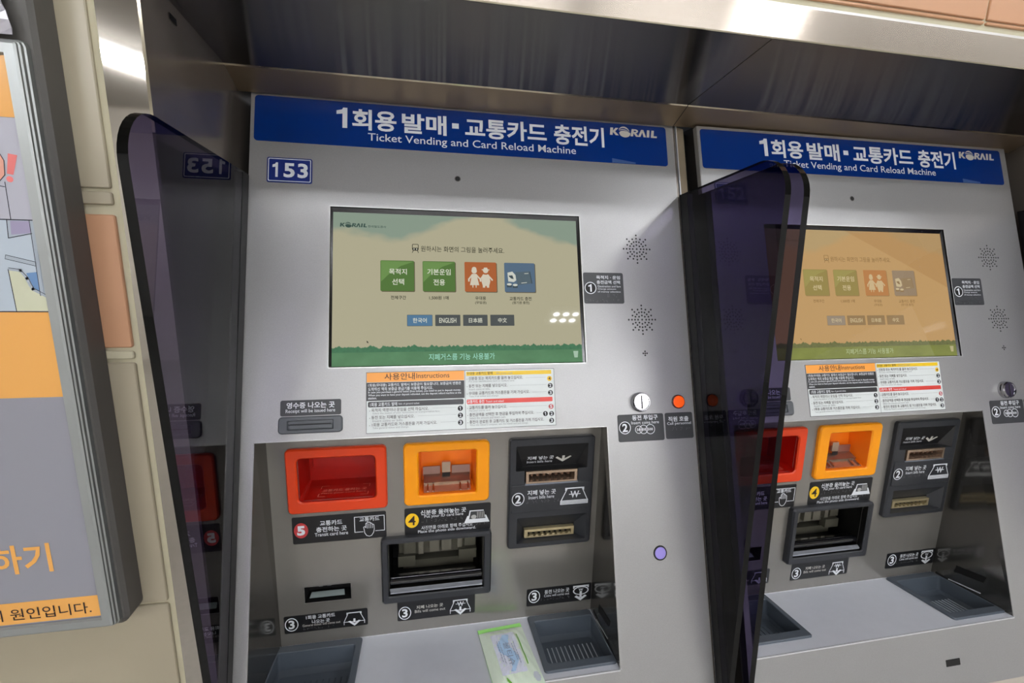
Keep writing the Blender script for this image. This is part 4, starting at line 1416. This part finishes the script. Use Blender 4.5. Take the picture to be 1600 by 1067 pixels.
def privacy_screen(x0, x1, front_top, front_bot, top_rear, top_front, dy, label, side):
    """side +1: sheet mounted on the left cheek (face towards +x)"""
    ft, fb = Vector(front_top), Vector(front_bot)
    dirf = (fb - ft) / (fb.y - ft.y)
    zb = -0.60

    def fy(z):
        return z * math.tan(TH) - 0.0015 + dy
    # outline (y, z): rear top, rear bottom, front bottom, front top corner
    zc = top_front[1]
    corner = ft + dirf * (zc - ft.y)
    zz = zb
    while (ft + dirf * (zz - ft.y)).x > fy(zz) - 0.010 and zz < -0.3:
        zz += 0.01
    pts = [(fy(top_rear), top_rear), (fy(zz), zz), ((ft + dirf * (zz - ft.y)).x, zz), (corner.x, zc)]
    pts = round_corner(pts, 3, 0.055, 10)
    root = empty('privacy_screen', (x0, pts[0][0], 0.0))
    root.location = ((x0 + x1) / 2, fy(zz), H + zz)
    tag(root, label, 'partition', 'purple tinted privacy screens beside the machines')
    YZ = Frame(UP, (0, 1, 0), (0, 0, 1))          # (y, z), normal +x
    b = MB()
    g = M_GLASS
    pos = sum(pts[i][0] * pts[(i + 1) % len(pts)][1] - pts[(i + 1) % len(pts)][0] * pts[i][1] for i in range(len(pts))) > 0
    P = pts if pos else pts[::-1]
    b.flat(YZ, P, x1, g)
    b.flat(YZ, P[::-1], x0, g)
    sb = b.build('acrylic_sheet', root, origin=root.location)
    e = MB()
    n = len(P)
    for i in range(n):
        a, c = P[i], P[(i + 1) % n]
        e.face([YZ(a[0], a[1], x0), YZ(c[0], c[1], x0), YZ(c[0], c[1], x1), YZ(a[0], a[1], x1)], M_GLASSEDGE)
    ed = e.build('polished_edge', root, origin=root.location)
    # mounting channel along the cabinet
    b = MB()
    xs = (x0 - 0.002, x1 + 0.0006) if side > 0 else (x0 - 0.0006, x1 + 0.002)
    ch = [(fy(top_rear) - 0.0005, top_rear - 0.001), (fy(zz) - 0.0005, zz), (fy(zz) - 0.018, zz), (fy(top_rear - .001) - 0.026, top_rear + 0.0005)]
    b.prism(YZ, ch, xs[0], xs[1], mat('mounting_channel', (10, 9, 12), rough=.45, spec=.3), back=True)
    b.build('mounting_channel', root, origin=root.location)
    return root


privacy_screen(-0.1380, -0.1280, (-0.2331, 0.2738), (-0.2002, -0.3749), 0.3060, (0, 0.3330), 0.0, 'purple tinted acrylic privacy screen left of machine 153, beside the stainless jamb', 1)
privacy_screen(0.6485, 0.6580, (-0.1810, 0.2818), (-0.2071, -0.4948), 0.3085, (0, 0.3420), 0.0, 'purple acrylic privacy screen on the right edge of machine 153, nearer of the pair', -1)
privacy_screen(0.6795, 0.6895, (-0.1800, 0.2817), (-0.2150, -0.5068), 0.3085, (0, 0.3400), -0.014, 'purple acrylic privacy screen on the left edge of machine 152, farther of the pair', 1)
privacy_screen(1.4715, 1.4810, (-0.1970, 0.2818), (-0.2231, -0.4948), 0.3085, (0, 0.3420), -0.014, 'dark purple acrylic privacy screen right of machine 152, cut by the photo edge', -1)


# ------------------------------------------------------------------ poster display case on the wall
PR = Vector((-0.60, -0.12, H))
case = empty('poster_display_case', PR)
tag(case, 'aluminium framed poster case with orange and grey cartoon poster, left of the machines', 'poster frame')
M_CASE = mat('case_grey', (88, 86, 82), rough=0.5, noise=((20, 20, 20), .04))
M_ALU = mat('satin_aluminium', (166, 170, 168), rough=0.35, metal=0.5)
M_ALU2 = mat('aluminium_groove', (128, 132, 130), rough=0.35, metal=0.6)
XZ = Frame(UP, (1, 0, 0), (0, 0, 1))             # (x, z), normal towards the hall (-y)
XLft = -0.98
b = MB()
b.loft(XZ, [(RR(XLft - .012, -.3105, -.2400, 0.80, .014), .1205), (RR(XLft - .012, -.3105, -.2400, 0.80, .014), .1500), (RR(XLft - .008, -.3065, -.2440, 0.79, .012), .1545)], M_CASE)
b.build('back_box', case, origin=PR)
b = MB()
o0 = RR(XLft, -.3010, -.2505, .3925, .003, 2)
ins = lambda k: RR(XLft, -.3010, -.2505, .3925, .003, 2, inset=k)
b.loft(XZ, [(ins(-.004), .1545), (ins(-.003), .1590), (ins(-.0015), .1600), (ins(-.0010), .1630), (ins(.0005), .1640), (ins(.0008), .1660), (ins(.0030), .1672), (ins(.0120), .1672), (ins(.0140), .1640)],
       M_ALU, cap1=False, mats=[M_ALU2, M_ALU, M_ALU2, M_ALU, M_ALU2, M_ALU, M_ALU, M_ALU])
b.build('frame', case, origin=PR)
b = MB()
pm = lambda n, c: mat('poster_' + n, c, rough=.22, spec=.5)
PD = .1630
x1 = -.2630; x0 = XLft + .013
b.flat(XZ, RR(x0, -.2880, x1, .3800), PD, pm('grey', (148, 148, 156)))
sheet = b.build('poster', case, origin=PR)
b = MB()
e = PD + .0004
poly(b, XZ, RR(x0, .3195, x1, .3800), e, pm('orange', (238, 174, 92)))
poly(b, XZ, RR(x0, .2152, x1, .3190), e, pm('pale', (182, 182, 192)))
poly(b, XZ, RR(x0, .1148, x1, .2150), e, pm('paleblue', (184, 196, 206)))
poly(b, XZ, RR(x0, .0136, x1, .1144), e, pm('orange', (238, 174, 92)))
poly(b, XZ, RR(x0, -.2850, x1, -.2545), e, pm('orange', (238, 174, 92)))
b.stroke(XZ, [(x0, .2151), (x1, .2151)], .0012, e + .0003, pm('line', (52, 52, 60)))
b.stroke(XZ, [(x0, .1146), (x1, .1146)], .0012, e + .0003, pm('line', (52, 52, 60)))
b.build('colour_bands', sheet)
b = MB()
f = e + .0002
LN = pm('line', (52, 52, 60))
poly(b, XZ, [(-.2769, .2833), (-.2686, .2820), (-.2752, .2617), (-.2810, .2628)], f, pm('rose', (226, 120, 116)))
poly(b, XZ, CI(-.2792, .2572, .0032, 14), f, pm('rose', (226, 120, 116)))
poly(b, XZ, [(-.3050, .2900), (-.2842, .2829), (-.2814, .2759), (-.2829, .2613), (-.2888, .2546), (-.3100, .2560)], f, pm('skin', (226, 160, 140)))
b.stroke(XZ, [(-.2842, .2829), (-.2814, .2759), (-.2829, .2613), (-.2888, .2546)], .0008, f + .0002, LN)
b.stroke(XZ, [(-.2842, .2540), (-.2850, .2156)], .0008, f, LN)
b.stroke(XZ, [(-.3000, .2515), (-.2852, .2492)], .0008, f, LN)
poly(b, XZ, [(-.2888, .2146), (-.2647, .2146), (-.2676, .2010), (-.2902, .1955)], f, pm('steel', (170, 180, 190)))
poly(b, XZ, [(-.2859, .2140), (-.2660, .2140), (-.2680, .2015), (-.2871, .1990)], f + .0001, pm('mauve', (160, 152, 180)))
b.stroke(XZ, [(-.2888, .2146), (-.2902, .1955), (-.2676, .2010)], .0008, f + .0002, LN)
poly(b, XZ, [(-.2959, .1614), (-.2841, .1600), (-.2790, .1427), (-.2650, .1324), (-.2640, .1152), (-.2952, .1152)], f, pm('sand', (206, 208, 180)))
poly(b, XZ, [(-.2796, .1577), (-.2690, .1592), (-.2690, .1350), (-.2764, .1428)], f, pm('seatblue', (110, 146, 190)))
b.stroke(XZ, [(-.2959, .1614), (-.2952, .1152)], .0008, f + .0002, LN)
b.stroke(XZ, [(-.2950, .1620), (-.2846, .1607), (-.2796, .1520), (-.2760, .1400), (-.2640, .1322)], .0032, f + .0001, pm('steel', (170, 180, 190)))
b.stroke(XZ, [(-.2950, .1632), (-.2846, .1618), (-.2786, .1530), (-.2750, .1412), (-.2640, .1338)], .0006, f + .0003, LN)
poly(b, XZ, [(-.2680, .2146), (-.2643, .2146), (-.2660, .1332), (-.2697, .1327)], f + .0002, pm('steel', (170, 180, 190)))
b.stroke(XZ, [(-.2680, .2146), (-.2697, .1327)], .0006, f + .0003, LN)
b.stroke(XZ, [(-.2947, .1747), (-.2697, .1681)], .0050, f + .0001, LN)
b.stroke(XZ, [(-.2947, .1747), (-.2697, .1681)], .0038, f + .0002, pm('steel', (170, 180, 190)))
b.build('cartoon', sheet)
b = MB()
b.text(XZ, '하기', -.3720, -.3073, -.1945, .0400, e + .0002, pm('orange', (238, 174, 92)), bold=.02)
b.build('headline', sheet)
b = MB()
b.text(XZ, '의 원인입니다.', -.3850, -.2741, -.2712, .0165, e + .0005, M_INK, bold=.004)
b.build('caption', sheet)

# crumpled plastic sleeve on top of the frame
rnd = random.Random(4)
sl_o = Vector((-.36, -.158, H + .397))
b = MB()
nx, nz = 26, 12
grid = []
for j in range(nz + 1):
    row = []
    for i in range(nx + 1):
        x = -.58 + (.3260 - .012 * j / nz) * i / nx
        zz = .3985 + .085 * j / nz
        bulge = 0.010 * sin(pi * j / nz) * (0.6 + 0.4 * sin(i * 0.9))
        y = -.1585 - bulge - rnd.uniform(0, .0035) - 0.004 * (1 - j / nz)
        row.append(Vector((x + rnd.uniform(-.001, .001), y, H + zz + (rnd.uniform(-.001, .001) if j else 0))))
    grid.append(row)
M_FILM = mat('crumpled_film', (190, 188, 196), rough=.12, metal=.35, spec=.8)
for j in range(nz):
    for i in range(nx):
        b.face([grid[j][i], grid[j][i + 1], grid[j + 1][i + 1], grid[j + 1][i]], M_FILM)
sv = b.build('plastic_sleeve', origin=sl_o, weld=True)
sv.modifiers.new('thickness', 'SOLIDIFY').thickness = .0008
tag(sv, 'crumpled shiny plastic sleeve lying along the top of the poster frame', 'plastic sleeve')


# ------------------------------------------------------------------ packet of wipes on the ledge
ang = radians(4.8)
pk_o = LEDGE(.2940, .0566, .0)
pk = empty('wet_wipe_packet', pk_o)
tag(pk, 'pale green soft packet of wet wipes lying on the ledge of machine 153', 'packet')
du, dv = LEDGE.u * cos(ang) + LEDGE.v * sin(ang), LEDGE.v * cos(ang) - LEDGE.u * sin(ang)
PKF = Frame(pk_o, du, dv)
W2, L2 = .0415, .0800
M_PKG = mat('packet_pale_green', (234, 250, 230), rough=.18, spec=.6, noise=((60, 60, 60), .05))
M_PKE = mat('packet_bright_green', (166, 246, 128), rough=.2, spec=.6)


def pk_h(x, y):
    ex = max(0.0, 1 - (abs(x) / (W2 - .001)) ** 4); ey = max(0.0, 1 - (abs(y) / (L2 - .008)) ** 4)
    return .0010 + .0085 * ex * ey + .0006 * sin(x * 420 + y * 160) * ex * ey


b = MB()
nx, ny = 24, 44
for side in (1, 0):
    for i in range(nx):
        for j in range(ny):
            q = []
            for a, c in ((i, j), (i + 1, j), (i + 1, j + 1), (i, j + 1)):
                x = -W2 + 2 * W2 * a / nx; y = -L2 + 2 * L2 * c / ny
                q.append(PKF(x, y, pk_h(x, y) + .0012 if side else .0006))
            yc = -L2 + 2 * L2 * (j + .5) / ny
            edge = abs(yc) > L2 - .0095
            b.face(q if side else q[::-1], M_PKE if edge else M_PKG)
b.loft(PKF, [(RR(-W2, -L2, W2, L2), .0006), (RR(-W2, -L2, W2, L2), .0022)], M_PKE, cap1=False)
b.build('wrapper', pk, origin=pk_o, smooth=True)


def on_packet(b, pts, lift, m):
    a = sum(pts[i][0] * pts[(i + 1) % len(pts)][1] - pts[(i + 1) % len(pts)][0] * pts[i][1] for i in range(len(pts)))
    pts = pts if a > 0 else pts[::-1]
    b.face([PKF(x, y, pk_h(x, y) + lift) for x, y in pts], m)


def patch(b, u0, v0, u1, v1, lift, m, nu=8, nv=12, test=None):
    for i in range(nu):
        for j in range(nv):
            c = [(u0 + (u1 - u0) * (i + a) / nu, v0 + (v1 - v0) * (j + e_) / nv) for a, e_ in ((0, 0), (1, 0), (1, 1), (0, 1))]
            if test and not test((c[0][0] + c[2][0]) / 2, (c[0][1] + c[2][1]) / 2):
                continue
            on_packet(b, c, lift, m)


b = MB()
patch(b, -.0240, -.0440, .0190, .0520, .0016, mat('packet_label_lilac', (232, 238, 252), rough=.2))
b.build('seal_label', pk, origin=pk_o)
b = MB()
BL = mat('packet_blue', (188, 222, 252), rough=.25)
patch(b, -.0180, -.040, .0140, .046, .0022, BL, 16, 24, lambda x, y: abs(x + .002 + .006 * sin(y * 90)) < .0075 + .004 * sin(y * 60 + 1))
GR = mat('packet_text_grey', (140, 152, 178), rough=.4)
TF = Frame(pk_o + PKF.n * .0128, -PKF.v, PKF.u)           # lettering runs along the packet
b.text(TF, '물티슈', -.024, .030, -.002, .0110, .0, GR, bold=.0)
for k, (yy, a0, a1) in enumerate(((.0080, -.020, .020), (.0120, -.024, .026), (-.0125, -.030, .022), (-.0165, -.030, .018))):
    x = a0
    while x < a1:
        w = rnd.uniform(.002, .006)
        b.flat(TF, RR(x, yy - .0005, x + w, yy + .0005), -.0003, GR); x += w + .0012
GD = mat('packet_leaf_green', (120, 190, 70), rough=.3)
patch(b, .0225, -.030, .0245, .045, .0022, GD, 2, 20)
for k in range(5):
    y = -.052 - k * .002
    patch(b, -.0190 + k * .0012, y - .004, -.0175 + k * .0012, y + .003, .0022, GD, 1, 2)
b.build('print', pk, origin=pk_o)
b = MB()
patch(b, .0255, -.064, .0375, -.046, .0022, mat('packet_badge', (206, 216, 222), rough=.25), 8, 10, lambda x, y: ((x - .0315) / .006) ** 2 + ((y + .055) / .009) ** 2 < 1)
b.build('badge', pk, origin=pk_o)
